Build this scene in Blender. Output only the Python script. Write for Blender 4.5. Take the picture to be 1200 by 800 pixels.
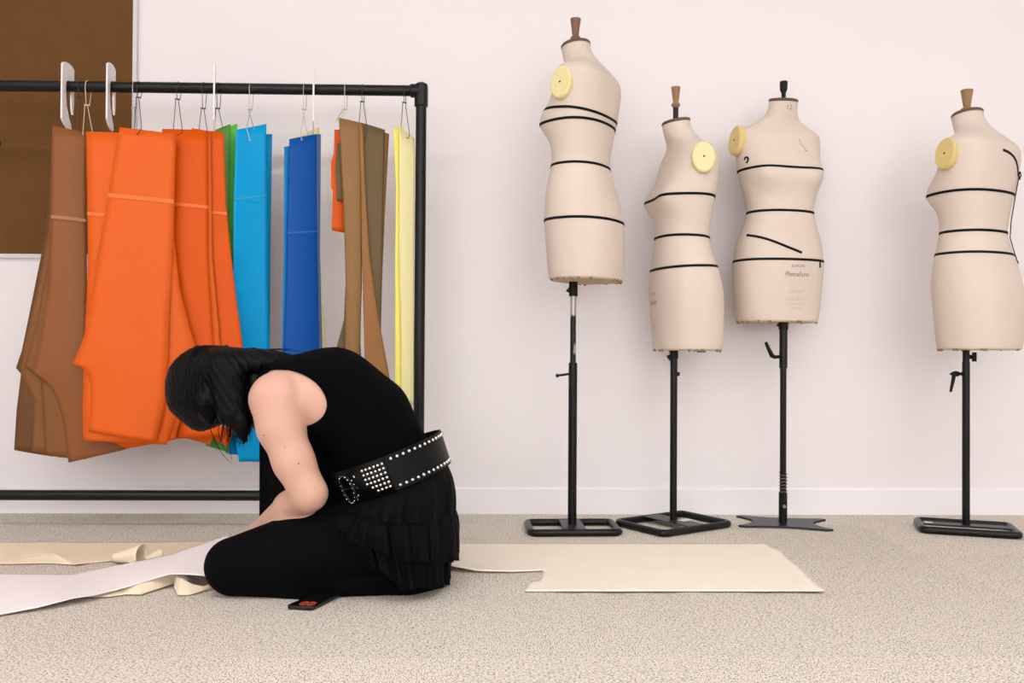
import bpy, bmesh, math, random
import numpy as np
from mathutils import Vector, Matrix

random.seed(7)
rng = np.random.default_rng(7)
for o in list(bpy.data.objects):
    bpy.data.objects.remove(o, do_unlink=True)
SC = bpy.context.scene
COL = SC.collection
PI = math.pi

# ------------------------------------------------------------------ camera
FPX = 1050.0
CH = 0.61
YAW, PITCH, ROLL = math.radians(1.3), 12.0 / FPX, math.radians(0.35)
_f = Vector((math.sin(YAW) * math.cos(PITCH), math.cos(YAW) * math.cos(PITCH), math.sin(PITCH)))
_r0 = Vector((math.cos(YAW), -math.sin(YAW), 0))
_u0 = _r0.cross(_f)
_r = _r0 * math.cos(ROLL) + _u0 * math.sin(ROLL)
_u = _u0 * math.cos(ROLL) - _r0 * math.sin(ROLL)
cam_d = bpy.data.cameras.new('camera')
cam_d.sensor_width = 36.0
cam_d.lens = FPX / 1200.0 * 36.0
cam = bpy.data.objects.new('camera', cam_d)
COL.objects.link(cam)
M = Matrix((( _r.x, _u.x, -_f.x, 0), (_r.y, _u.y, -_f.y, 0), (_r.z, _u.z, -_f.z, CH), (0, 0, 0, 1)))
cam.matrix_world = M
SC.camera = cam

# ------------------------------------------------------------------ world, exposure
w = bpy.data.worlds.new('world')
SC.world = w
w.use_nodes = True
w.node_tree.nodes['Background'].inputs[0].default_value = (0.9, 0.95, 1.0, 1)
w.node_tree.nodes['Background'].inputs[1].default_value = 0.3
SC.view_settings.view_transform = 'Standard'
SC.view_settings.look = 'None'
SC.view_settings.gamma = 1.0
SC.view_settings.use_curve_mapping = False
SC.view_settings.exposure = 0.0
LIGHT_POWER = 12.4
FILL_WINDOW_POWER = 3.9     # glow of the added, unseen fill windows      # emission strength of the fill panes

WALL_Y = 3.385
CEIL_Z = 2.9
ROOM_X0, ROOM_X1, ROOM_Y0 = -4.2, 4.6, -4.2


def ray(px, py):
    return _f + _r * ((px - 600) / FPX) + _u * ((400 - py) / FPX)


def P(px, py, Y):
    """point on the vertical plane Y seen at a pixel"""
    d = ray(px, py)
    return Vector((0, 0, CH)) + d * (Y / d.y)


def G(px, py, z=0.0):
    """point at height z seen at a pixel"""
    d = ray(px, py)
    return Vector((0, 0, CH)) + d * ((z - CH) / d.z)


def PL(px, py, p0, psi):
    """point on a vertical plane through p0 whose horizontal direction is turned by psi"""
    n = Vector((-math.sin(psi), math.cos(psi), 0))
    d = ray(px, py)
    o = Vector((0, 0, CH))
    return o + d * (n.dot(p0 - o) / n.dot(d))


# ------------------------------------------------------------------ materials
def lin(c):
    out = []
    for v in c[:3]:
        v = v / 255.0
        out.append(v / 12.92 if v <= 0.04045 else ((v + 0.055) / 1.055) ** 2.4)
    return (out[0], out[1], out[2], 1.0)


def mat(name, srgb, rough=0.6, metal=0.0, var=0.0, nscale=30.0, bump=0.0, bscale=200.0, spec=0.5,
        sheen=0.0, trans=0.0, stretch=None):
    m = bpy.data.materials.new(name)
    m.use_nodes = True
    nt = m.node_tree
    b = nt.nodes['Principled BSDF']
    c = lin(srgb)
    b.inputs['Base Color'].default_value = c
    b.inputs['Roughness'].default_value = rough
    b.inputs['Metallic'].default_value = metal
    b.inputs['Specular IOR Level'].default_value = spec
    if sheen:
        b.inputs['Sheen Weight'].default_value = sheen
    if trans:
        b.inputs['Transmission Weight'].default_value = trans
    tc = nt.nodes.new('ShaderNodeTexCoord')
    src = tc.outputs['Object']
    if stretch:
        mp = nt.nodes.new('ShaderNodeMapping')
        mp.inputs['Scale'].default_value = stretch
        nt.links.new(src, mp.inputs[0])
        src = mp.outputs[0]
    if var:
        n = nt.nodes.new('ShaderNodeTexNoise')
        n.inputs['Scale'].default_value = nscale
        n.inputs['Detail'].default_value = 4
        nt.links.new(src, n.inputs['Vector'])
        mx = nt.nodes.new('ShaderNodeMix')
        mx.data_type = 'RGBA'
        mx.inputs[6].default_value = tuple(max(0, v * (1 - var)) for v in c[:3]) + (1,)
        mx.inputs[7].default_value = tuple(min(1, v * (1 + var)) for v in c[:3]) + (1,)
        nt.links.new(n.outputs['Fac'], mx.inputs[0])
        nt.links.new(mx.outputs[2], b.inputs['Base Color'])
    if bump:
        n2 = nt.nodes.new('ShaderNodeTexNoise')
        n2.inputs['Scale'].default_value = bscale
        n2.inputs['Detail'].default_value = 3
        nt.links.new(src, n2.inputs['Vector'])
        bp = nt.nodes.new('ShaderNodeBump')
        bp.inputs['Strength'].default_value = bump
        bp.inputs['Distance'].default_value = 0.002
        nt.links.new(n2.outputs['Fac'], bp.inputs['Height'])
        nt.links.new(bp.outputs[0], b.inputs['Normal'])
    return m


def carpet_mat():
    m = bpy.data.materials.new('carpet')
    m.use_nodes = True
    nt = m.node_tree
    L = nt.links.new
    b = nt.nodes['Principled BSDF']
    b.inputs['Roughness'].default_value = 1.0
    b.inputs['Specular IOR Level'].default_value = 0.1
    tc = nt.nodes.new('ShaderNodeTexCoord')
    mp = nt.nodes.new('ShaderNodeMapping')
    mp.inputs['Scale'].default_value = (1.0, 2.4, 1.0)
    L(tc.outputs['Object'], mp.inputs[0])
    oi = nt.nodes.new('ShaderNodeObjectInfo')
    addv = nt.nodes.new('ShaderNodeVectorMath')
    addv.operation = 'ADD'
    L(mp.outputs[0], addv.inputs[0])
    L(oi.outputs['Location'], addv.inputs[1])
    n1 = nt.nodes.new('ShaderNodeTexNoise')
    n1.inputs['Scale'].default_value = 175
    n1.inputs['Detail'].default_value = 3
    n1.inputs['Roughness'].default_value = 0.7
    L(addv.outputs[0], n1.inputs['Vector'])
    r1 = nt.nodes.new('ShaderNodeValToRGB')
    e = r1.color_ramp.elements
    e[0].position = 0.40
    e[0].color = lin((110, 99, 90))
    e[1].position = 0.51
    e[1].color = lin((240, 229, 216))
    k = r1.color_ramp.elements.new(0.455)
    k.color = lin((208, 196, 183))
    L(n1.outputs['Fac'], r1.inputs[0])
    # darker tufts scattered along the loops
    vo = nt.nodes.new('ShaderNodeTexVoronoi')
    vo.inputs['Scale'].default_value = 105
    L(addv.outputs[0], vo.inputs['Vector'])
    vr = nt.nodes.new('ShaderNodeMapRange')
    vr.inputs[1].default_value = 0.20
    vr.inputs[2].default_value = 0.40
    vr.inputs[3].default_value = 1.0
    vr.inputs[4].default_value = 0.0
    L(vo.outputs['Distance'], vr.inputs[0])
    sp_ = nt.nodes.new('ShaderNodeSeparateColor')
    L(vo.outputs['Color'], sp_.inputs[0])
    pr = nt.nodes.new('ShaderNodeMapRange')
    pr.inputs[1].default_value = 0.35
    pr.inputs[2].default_value = 0.75
    pr.inputs[4].default_value = 0.75
    L(sp_.outputs[0], pr.inputs[0])
    mu = nt.nodes.new('ShaderNodeMath')
    mu.operation = 'MULTIPLY'
    L(vr.outputs[0], mu.inputs[0])
    L(pr.outputs[0], mu.inputs[1])
    tx = nt.nodes.new('ShaderNodeMix')
    tx.data_type = 'RGBA'
    tx.inputs[7].default_value = lin((88, 76, 68))
    L(mu.outputs[0], tx.inputs[0])
    L(r1.outputs[0], tx.inputs[6])
    # per-tile tone
    hsv = nt.nodes.new('ShaderNodeHueSaturation')
    mr = nt.nodes.new('ShaderNodeMapRange')
    mr.inputs[3].default_value = 0.95
    mr.inputs[4].default_value = 1.03
    L(oi.outputs['Random'], mr.inputs[0])
    L(mr.outputs[0], hsv.inputs['Value'])
    L(tx.outputs[2], hsv.inputs['Color'])
    L(hsv.outputs[0], b.inputs['Base Color'])
    bp = nt.nodes.new('ShaderNodeBump')
    bp.inputs['Strength'].default_value = 0.55
    bp.inputs['Distance'].default_value = 0.004
    L(n1.outputs['Fac'], bp.inputs['Height'])
    L(bp.outputs[0], b.inputs['Normal'])
    return m


def scratched_mat():
    m = mat('worn_black_tube', (40, 40, 40), rough=0.35, metal=0.6)
    nt = m.node_tree
    b = nt.nodes['Principled BSDF']
    tc = nt.nodes.new('ShaderNodeTexCoord')
    mp = nt.nodes.new('ShaderNodeMapping')
    mp.inputs['Scale'].default_value = (22, 22, 7)
    nt.links.new(tc.outputs['Object'], mp.inputs[0])
    n = nt.nodes.new('ShaderNodeTexNoise')
    n.inputs['Scale'].default_value = 1.6
    n.inputs['Detail'].default_value = 6
    nt.links.new(mp.outputs[0], n.inputs['Vector'])
    r = nt.nodes.new('ShaderNodeValToRGB')
    r.color_ramp.elements[0].position = 0.47
    r.color_ramp.elements[0].color = lin((28, 29, 30))
    r.color_ramp.elements[1].position = 0.56
    r.color_ramp.elements[1].color = lin((176, 170, 160))
    nt.links.new(n.outputs['Fac'], r.inputs[0])
    nt.links.new(r.outputs[0], b.inputs['Base Color'])
    return m


def emit_mat(name, col, s):
    m = bpy.data.materials.new(name)
    m.use_nodes = True
    b = m.node_tree.nodes['Principled BSDF']
    b.inputs['Base Color'].default_value = (0.9, 0.9, 0.9, 1)
    b.inputs['Emission Color'].default_value = col
    b.inputs['Emission Strength'].default_value = s
    return m


MT = {}
MT['wall'] = mat('wall_paint', (240, 233, 234), rough=0.7, var=0.012, nscale=2, bump=0.05, bscale=300, spec=0.3)
MT['skirting'] = mat('skirting_paint', (243, 238, 240), rough=0.45, spec=0.4)
MT['ceiling'] = mat('ceiling_paint', (240, 238, 236), rough=0.9)
MT['carpet'] = carpet_mat()
MT['cork'] = mat('brown_board', (106, 71, 36), rough=0.85, var=0.10, nscale=14, bump=0.25, bscale=500, spec=0.2)
MT['alu'] = mat('board_trim', (218, 212, 214), rough=0.4, metal=0.0)
MT['black'] = mat('black_powder_coat', (7, 9, 10), rough=0.34, spec=0.3)
MT['blackmat'] = mat('black_plastic', (6, 7, 8), rough=0.5, spec=0.25)
MT['plate'] = mat('dark_steel_plate', (40, 42, 45), rough=0.42, metal=0.3)
MT['steel'] = mat('plain_steel', (150, 150, 150), rough=0.3, metal=0.9)
MT['worn'] = scratched_mat()
MT['spring'] = mat('spring_steel', (120, 114, 96), rough=0.35, metal=0.8)
MT['linen'] = mat('mannequin_linen', (220, 203, 190), rough=0.85, var=0.05, nscale=9, bump=0.18, bscale=700, spec=0.15)
MT['linen_edge'] = mat('frayed_linen', (150, 122, 88), rough=0.95, var=0.4, nscale=60)
MT['under'] = mat('mannequin_underside', (196, 172, 140), rough=0.95, var=0.2, nscale=40)
MT['cap'] = mat('neck_cap_wood', (92, 66, 54), rough=0.45, var=0.2, nscale=30)
MT['wood'] = mat('turned_wood', (122, 84, 58), rough=0.4, var=0.25, nscale=18, stretch=(6, 6, 1))
MT['wood_lt'] = mat('turned_wood_light', (150, 112, 76), rough=0.4, var=0.22, nscale=18, stretch=(6, 6, 1))
MT['disc'] = mat('cream_plastic', (232, 216, 160), rough=0.4, var=0.03, nscale=8)
MT['disc_y'] = mat('aged_cream_plastic', (220, 194, 130), rough=0.4, var=0.04, nscale=8)
MT['tape'] = mat('black_tape', (9, 9, 11), rough=0.7, spec=0.2)
MT['ink'] = mat('faded_ink', (140, 116, 112), rough=0.9)
MT['ink_lt'] = mat('very_faded_ink', (198, 176, 160), rough=0.9)
MT['paper_tag'] = mat('paper_tag', (225, 222, 216), rough=0.8)
MT['skin'] = mat('skin', (210, 164, 144), rough=0.5, var=0.05, nscale=10, bump=0.06, bscale=400, spec=0.35)
MT['skin'].node_tree.nodes['Principled BSDF'].inputs['Subsurface Weight'].default_value = 0.12
MT['skin'].node_tree.nodes['Principled BSDF'].inputs['Subsurface Radius'].default_value = (0.02, 0.008, 0.004)
MT['mole'] = mat('mole', (120, 74, 58), rough=0.6)
MT['lips'] = mat('lips', (176, 104, 96), rough=0.5)
MT['hair'] = mat('black_hair', (4, 4, 5), rough=0.45, spec=0.12, var=0.2, nscale=20)
MT['jersey'] = mat('black_jersey', (5, 5, 6), rough=0.95, bump=0.15, bscale=900, spec=0.06)
MT['legging'] = mat('black_legging', (5, 6, 7), rough=0.9, bump=0.1, bscale=900, spec=0.08)
MT['cotton'] = mat('black_cotton', (5, 5, 6), rough=0.75, bump=0.2, bscale=300, spec=0.09)
MT['leather'] = mat('black_leather', (6, 9, 11), rough=0.42, bump=0.08, bscale=250, spec=0.16)
MT['stud'] = mat('silver_stud', (225, 222, 218), rough=0.18, metal=1.0)
MT['calico'] = mat('calico_cloth', (240, 222, 194), rough=0.95, var=0.03, nscale=20, bump=0.15, bscale=800, spec=0.1)
MT['calico_lt'] = mat('pale_calico_cloth', (246, 234, 218), rough=0.95, var=0.025, nscale=12, bump=0.15, bscale=800, spec=0.1)
MT['paper'] = mat('white_pattern_paper', (244, 234, 234), rough=0.75, var=0.01, nscale=10, spec=0.25)
MT['phone'] = mat('phone_case', (14, 15, 17), rough=0.3)
MT['red'] = mat('red_print', (160, 56, 32), rough=0.5)
MT['whitepl'] = mat('white_plastic', (234, 226, 226), rough=0.5)
MT['wire_d'] = mat('dark_wire', (62, 54, 50), rough=0.35, metal=0.7)
MT['wire_l'] = mat('pale_wire', (188, 180, 176), rough=0.35, metal=0.5)
MT['wire_c'] = mat('cream_wire', (226, 204, 170), rough=0.5)


def card(name, rgb):
    return mat(name, rgb, rough=0.42, var=0.025, nscale=6, spec=0.18)


MT['brown_a'] = card('brown_card', (140, 86, 48))
MT['brown_b'] = card('brown_card_mid', (130, 82, 47))
MT['brown_c'] = card('brown_card_dark', (104, 69, 38))
MT['orange_a'] = card('orange_card', (222, 95, 26))
MT['orange_b'] = card('orange_card_deep', (218, 86, 14))
MT['orange_c'] = card('orange_card_vivid', (216, 84, 0))
MT['green_d'] = card('green_card_dark', (98, 156, 78))
MT['green_l'] = card('green_card_bright', (100, 204, 82))
MT['cyan'] = card('cyan_card', (0, 160, 222))
MT['cyan_b'] = card('cyan_card_deep', (0, 146, 206))
MT['blue'] = card('blue_card', (0, 76, 158))
MT['blue_l'] = card('light_blue_card', (20, 122, 184))
MT['blue_g'] = card('grey_blue_card', (92, 124, 168))
MT['cream'] = card('cream_card', (232, 216, 164))
MT['kraft'] = card('kraft_card', (142, 106, 66))
MT['kraft_d'] = card('kraft_card_dark', (108, 88, 58))
MT['kraft_b'] = card('kraft_card_warm', (150, 104, 60))
MT['highlight_brown'] = card('painted_brown_highlight', (170, 122, 92))  # paler card tones for the highlights painted across the sheets
MT['highlight_orange'] = card('painted_orange_highlight', (230, 116, 58))
MT['highlight_blue'] = card('painted_blue_highlight', (64, 104, 164))
MT['highlight_cyan'] = card('painted_cyan_highlight', (70, 170, 208))
MT['yellow'] = card('yellow_card', (238, 224, 108))
MT['yellow_p'] = card('pale_yellow_card', (230, 220, 164))


# ------------------------------------------------------------------ object helpers
def link(o, parent=None):
    COL.objects.link(o)
    if parent is not None:
        o.parent = parent
    return o


def tag(o, label=None, cat=None, group=None, kind=None):
    if label: o['label'] = label
    if cat: o['category'] = cat
    if group: o['group'] = group
    if kind: o['kind'] = kind
    return o


def empty(name, loc, label, cat, group=None, rz=0.0):
    o = bpy.data.objects.new(name, None)
    o.location = loc
    o.rotation_euler = (0, 0, rz)
    o.empty_display_size = 0.1
    link(o)
    return tag(o, label, cat, group)


def mesh(name, verts, faces, m, parent=None, smooth=True, local=True):
    """verts are in the parent's local frame; for an unrotated Empty in world space pass local=False"""
    me = bpy.data.meshes.new(name)
    vs = [tuple(v) for v in verts]
    if parent is not None and not local:
        base = Vector((0, 0, 0))
        q = parent
        while q is not None:
            base = base + Vector(q.location)
            q = q.parent
        vs = [(v[0] - base.x, v[1] - base.y, v[2] - base.z) for v in vs]
    me.from_pydata(vs, [], [tuple(int(i) for i in f) for f in faces])
    me.update()
    if smooth:
        me.polygons.foreach_set('use_smooth', [True] * len(me.polygons))
    me.materials.append(m)
    o = bpy.data.objects.new(name, me)
    return link(o, parent)


class MB:
    """collects simple solids into one mesh"""
    def __init__(self):
        self.v, self.f = [], []

    def add(self, vs, fs):
        n = len(self.v)
        self.v += [tuple(p) for p in vs]
        self.f += [tuple(i + n for i in f) for f in fs]
        return self

    def box(self, c, s, R=None):
        c = Vector(c)
        pts = []
        for x in (-1, 1):
            for y in (-1, 1):
                for z in (-1, 1):
                    p = Vector((x * s[0] / 2, y * s[1] / 2, z * s[2] / 2))
                    if R is not None: p = R @ p
                    pts.append(c + p)
        return self.add(pts, [(0, 1, 3, 2), (4, 6, 7, 5), (0, 4, 5, 1), (2, 3, 7, 6), (0, 2, 6, 4), (1, 5, 7, 3)])

    def lathe(self, prof, c=(0, 0, 0), axis=(0, 0, 1), n=24, sx=1.0, sy=1.0, close=True):
        """prof: (radius, height) along axis from c"""
        ax = Vector(axis).normalized()
        t = Vector((1, 0, 0)) if abs(ax.x) < 0.9 else Vector((0, 1, 0))
        a = (t - ax * t.dot(ax)).normalized()
        b = ax.cross(a)
        c = Vector(c)
        vs, fs = [], []
        for r, h in prof:
            for k in range(n):
                th = 2 * PI * k / n
                vs.append(c + ax * h + a * (r * sx * math.cos(th)) + b * (r * sy * math.sin(th)))
        for i in range(len(prof) - 1):
            for k in range(n):
                k2 = (k + 1) % n
                fs.append((i * n + k, i * n + k2, (i + 1) * n + k2, (i + 1) * n + k))
        if close:
            fs.append(tuple(range(n - 1, -1, -1)))
            fs.append(tuple((len(prof) - 1) * n + k for k in range(n)))
        return self.add(vs, fs)

    def cyl(self, p0, p1, r, r1=None, n=20, bev=0.0):
        p0, p1 = Vector(p0), Vector(p1)
        L = (p1 - p0).length
        r1 = r if r1 is None else r1
        if bev:
            pr = [(r - bev, 0), (r, bev), (r1, L - bev), (r1 - bev, L)]
        else:
            pr = [(r, 0), (r1, L)]
        return self.lathe(pr, p0, p1 - p0, n)

    def tube(self, pts, r, n=10, closed=False, taper=None):
        pts = [Vector(p) for p in pts]
        m_ = len(pts)
        vs, fs = [], []
        ref = None
        for i, p in enumerate(pts):
            if closed:
                t = pts[(i + 1) % m_] - pts[i - 1]
            else:
                t = pts[min(i + 1, m_ - 1)] - pts[max(i - 1, 0)]
            t = t.normalized() if t.length > 1e-9 else Vector((0, 0, 1))
            if ref is None:
                ref = Vector((0, 0, 1)) if abs(t.z) < 0.9 else Vector((1, 0, 0))
            a = ref - t * ref.dot(t)
            a.normalize()
            ref = a
            b = t.cross(a)
            rr = r if taper is None else r * taper[i]
            for k in range(n):
                th = 2 * PI * k / n
                vs.append(p + a * (rr * math.cos(th)) + b * (rr * math.sin(th)))
        seg = m_ if closed else m_ - 1
        for i in range(seg):
            j = (i + 1) % m_
            for k in range(n):
                k2 = (k + 1) % n
                fs.append((i * n + k, i * n + k2, j * n + k2, j * n + k))
        if not closed:
            fs.append(tuple(range(n - 1, -1, -1)))
            fs.append(tuple((m_ - 1) * n + k for k in range(n)))
        return self.add(vs, fs)

    def prism(self, poly, d):
        """poly: list of Vector (planar), extruded by vector d"""
        n = len(poly)
        d = Vector(d)
        vs = [Vector(p) for p in poly] + [Vector(p) + d for p in poly]
        fs = [tuple(range(n - 1, -1, -1)), tuple(range(n, 2 * n))]
        for k in range(n):
            k2 = (k + 1) % n
            fs.append((k, k2, n + k2, n + k))
        return self.add(vs, fs)

    def build(self, name, m, parent=None, smooth=True, local=True, bevel=0.0):
        o = mesh(name, self.v, self.f, m, parent, smooth=False, local=local)
        me = o.data
        bm = bmesh.new()
        bm.from_mesh(me)
        bmesh.ops.recalc_face_normals(bm, faces=bm.faces)
        bm.to_mesh(me)
        bm.free()
        if smooth:
            try:
                me.polygons.foreach_set('use_smooth', [True] * len(me.polygons))
                me.set_sharp_from_angle(angle=math.radians(38))
            except Exception:
                pass
        if bevel:
            md = o.modifiers.new('bevel', 'BEVEL')
            md.width = bevel
            md.segments = 2
            md.limit_method = 'ANGLE'
        return o


def interp(tbl, z, c):
    """smooth (monotone-ish cubic) interpolation of column c of a table keyed on column 0"""
    xs = [r[0] for r in tbl]
    ys = [r[c] for r in tbl]
    if z <= xs[0]: return ys[0]
    if z >= xs[-1]: return ys[-1]
    for i in range(len(xs) - 1):
        if xs[i] <= z <= xs[i + 1]:
            break
    h = xs[i + 1] - xs[i]
    t = (z - xs[i]) / h

    def sl(k):
        if k == 0: return (ys[1] - ys[0]) / (xs[1] - xs[0])
        if k == len(xs) - 1: return (ys[-1] - ys[-2]) / (xs[-1] - xs[-2])
        a = (ys[k] - ys[k - 1]) / (xs[k] - xs[k - 1])
        b = (ys[k + 1] - ys[k]) / (xs[k + 1] - xs[k])
        return 0 if a * b <= 0 else 2 * a * b / (a + b)
    m0, m1 = sl(i), sl(i + 1)
    return ((2 * t**3 - 3 * t**2 + 1) * ys[i] + (t**3 - 2 * t**2 + t) * h * m0
            + (-2 * t**3 + 3 * t**2) * ys[i + 1] + (t**3 - t**2) * h * m1)


# ================================================================== SETTING
# back wall, skirting
def struct(o):
    o['kind'] = 'structure'
    return o


struct(MB().box(((ROOM_X0 + ROOM_X1) / 2, WALL_Y + 0.05, CEIL_Z / 2), (ROOM_X1 - ROOM_X0 + 0.2, 0.1, CEIL_Z)).build('wall_back', MT['wall'], smooth=False))
struct(MB().box((ROOM_X0 - 0.05, (ROOM_Y0 + WALL_Y) / 2, CEIL_Z / 2), (0.1, WALL_Y - ROOM_Y0, CEIL_Z)).build('wall_left', MT['wall'], smooth=False))
struct(MB().box((ROOM_X1 + 0.05, (ROOM_Y0 + WALL_Y) / 2, CEIL_Z / 2), (0.1, WALL_Y - ROOM_Y0, CEIL_Z)).build('wall_right', MT['wall'], smooth=False))
struct(MB().box(((ROOM_X0 + ROOM_X1) / 2, ROOM_Y0 - 0.05, CEIL_Z / 2), (ROOM_X1 - ROOM_X0 + 0.2, 0.1, CEIL_Z)).build('wall_front', MT['wall'], smooth=False))
struct(MB().box(((ROOM_X0 + ROOM_X1) / 2, (ROOM_Y0 + WALL_Y) / 2, CEIL_Z + 0.05), (ROOM_X1 - ROOM_X0 + 0.2, WALL_Y - ROOM_Y0 + 0.2, 0.1)).build('ceiling', MT['ceiling'], smooth=False))
sk_h = P(900, 572, WALL_Y - 0.012).z
sk = MB()
prof = [(0, 0), (0, sk_h), (-0.006, sk_h), (-0.012, sk_h - 0.006), (-0.012, 0)]
sk.prism([Vector((ROOM_X0, WALL_Y + a, b)) for a, b in prof], (ROOM_X1 - ROOM_X0, 0, 0))
struct(sk.build('baseboard_back', MT['skirting'], smooth=False))

# floor: base slab + carpet tiles as parts
floor = struct(MB().box(((ROOM_X0 + ROOM_X1) / 2, (ROOM_Y0 + WALL_Y) / 2, -0.056), (ROOM_X1 - ROOM_X0 + 0.2, WALL_Y - ROOM_Y0 + 0.2, 0.1)).build('floor', MT['carpet'], smooth=False))
TS = 0.46
tm = None
ty0 = 3.175
seam_x = G(540, 730).x
for iy in range(-5, 1):
    for ix in range(-7, 9):
        x0 = seam_x + ix * TS
        y0 = ty0 + iy * TS
        if iy == 0:
            pass
        cx, cy = x0 + TS / 2, y0 + TS / 2
        if cx < -2.9 or cx > 3.2: continue
        if iy == 0:     # cut row along the wall
            d = WALL_Y - ty0
            o = MB().box((0, 0, 0), (TS - 0.0003, d - 0.0003, 0.006)).build('carpet_tile', MT['carpet'], floor, smooth=False)
            o.location = (cx, ty0 + d / 2, -0.003)
            continue
        if tm is None:
            o = MB().box((0, 0, 0), (TS - 0.0003, TS - 0.0003, 0.006)).build('carpet_tile', MT['carpet'], floor, smooth=False)
            tm = o.data
        else:
            o = bpy.data.objects.new('carpet_tile', tm)
            link(o, floor)
        o.location = (cx, cy, -0.003)
        o.rotation_euler = (0, 0, PI / 2 * ((ix + iy) % 2) + (PI if (ix * 3 + iy) % 3 == 0 else 0))

# ceiling lights (real recessed panels)
lamp_em = emit_mat('light_diffuser', (0.955, 0.985, 1.0, 1), LIGHT_POWER)
first = None
for lx in (-2.7, -0.9, 0.9, 2.7):
    for ly in (-2.8, -1.0, 0.8):
        e = empty('ceiling_light', (lx, ly, CEIL_Z), 'flush rectangular ceiling light panel with white frame', 'ceiling light', 'ceiling light panels above the studio')
        fr = MB()
        for s in (-1, 1):
            fr.box((0, s * 0.16, -0.012), (1.26, 0.02, 0.024))
            fr.box((s * 0.62, 0, -0.012), (0.02, 0.30, 0.024))
        fr.build('frame', MT['whitepl'], e, smooth=False)
        MB().box((0, 0, -0.006), (1.22, 0.30, 0.012)).build('diffuser', lamp_em, e, smooth=False)

# unseen windows added behind the camera as fill light
fill_em = emit_mat('fill_light_pane', (0.93, 0.97, 1.0, 1), FILL_WINDOW_POWER)
for i, wx in enumerate((-1.9, 2.1)):
    y = ROOM_Y0 + 0.02
    f_ = MB()
    for (cx, cz, sx, sz) in ((0, 0.86, 3.3, 0.08), (0, 2.54, 3.3, 0.08), (-1.61, 1.7, 0.08, 1.76), (1.61, 1.7, 0.08, 1.76), (-0.53, 1.7, 0.05, 1.62), (0.53, 1.7, 0.05, 1.62)):
        f_.box((wx + cx, y + 0.02, cz), (sx, 0.08, sz))
    fo = struct(f_.build('fill_window_%d' % (i + 1), MT['skirting'], smooth=False))
    for k in range(3):
        MB().box((wx - 1.06 + k * 1.06, y, 1.7), (1.02, 0.01, 1.62)).build('fill_pane', fill_em, fo, smooth=False)

# ================================================================== PIN BOARD
bx1, bz0 = P(157.5, 150, WALL_Y - 0.01).x, P(100, 300.5, WALL_Y - 0.01).z
bx0, bz1 = -2.75, 2.35
board = empty('pin_board', ((bx0 + bx1) / 2, WALL_Y, bz0), 'large brown pin board with pale metal edging fixed on the wall', 'pin board')
MB().box(((bx0 + bx1) / 2, WALL_Y - 0.006, (bz0 + bz1) / 2), (bx1 - bx0 - 0.01, 0.012, bz1 - bz0 - 0.01)).build('board_panel', MT['cork'], board, smooth=False, local=False)
for c, s in ((((bx0 + bx1) / 2, WALL_Y - 0.008, bz0), (bx1 - bx0 + 0.015, 0.016, 0.015)),
             (((bx0 + bx1) / 2, WALL_Y - 0.008, bz1), (bx1 - bx0 + 0.012, 0.016, 0.012)),
             ((bx0, WALL_Y - 0.008, (bz0 + bz1) / 2), (0.012, 0.016, bz1 - bz0)),
             ((bx1, WALL_Y - 0.008, (bz0 + bz1) / 2), (0.015, 0.016, bz1 - bz0))):
    MB().box(c, s).build('edge_strip', MT['alu'], board, smooth=False, local=False)
pp = P(-2, 168, WALL_Y - 0.013)
pin = MB().lathe([(0.011, 0), (0.012, 0.003), (0.007, 0.006), (0.006, 0.014), (0.010, 0.017), (0.009, 0.02)], pp, (0, -1, 0), 14).build('push_pin', MT['blackmat'])
tag(pin, 'black push pin stuck in the brown pin board', 'push pin')

# ================================================================== GARMENT RACK
RY = 3.08
RR = 0.0185
rk_right = P(493, 200, RY)
rtop = P(493, 106.5, RY).z
rlow = P(300, 580.5, RY).z
rx0, rx1 = -2.02, rk_right.x
rack = empty('clothes_rail', ((rx0 + rx1) / 2, RY, 0), 'black tubular steel clothes rail standing along the wall', 'clothes rail')


def lw(o): return o


MB().cyl((rx0, RY, rtop), (rx1, RY, rtop), RR, n=28).build('top_rail', MT['black'], rack, local=False)
MB().cyl((rx0, RY, rlow), (rx1, RY, rlow), RR * 0.95, n=28).build('bottom_rail', MT['black'], rack, local=False)
for X in (rx0, rx1):
    MB().cyl((X, RY, 0.085), (X, RY, rtop), RR, n=28).build('upright', MT['black'], rack, local=False)
    m_ = MB()
    m_.lathe([(RR + .001, -.055), (RR + .005, -.053), (RR + .005, .012), (RR + .003, .022), (RR - .006, .028), (0.003, .030)], (X, RY, rtop), (0, 0, 1), 28)
    s = 1 if X < -1 else -1
    m_.lathe([(RR + .005, 0.0), (RR + .005, .03), (RR + .001, .034)], (X + s * 0.005, RY, rtop), (s, 0, 0), 28)
    m_.build('corner_joint', MT['black'], rack, local=False)
    ft = MB().cyl((X, RY - 0.20, 0.085), (X, RY + 0.19, 0.085), 0.016, n=20, bev=0.004).build('foot_bar', MT['black'], rack, local=False)
    for sy in (-0.185, 0.175):
        cs = MB()
        cs.cyl((X, RY + sy, 0.06), (X, RY + sy, 0.08), 0.008)
        cs.box((X - 0.018, RY + sy, 0.045), (0.004, 0.03, 0.04))
        cs.box((X + 0.018, RY + sy, 0.045), (0.004, 0.03, 0.04))
        cs.box((X, RY + sy, 0.064), (0.04, 0.03, 0.004))
        cs.cyl((X - 0.014, RY + sy, 0.03), (X + 0.014, RY + sy, 0.03), 0.03, n=24, bev=0.004)
        cs.build('caster', MT['blackmat'], rack, local=False)


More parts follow.
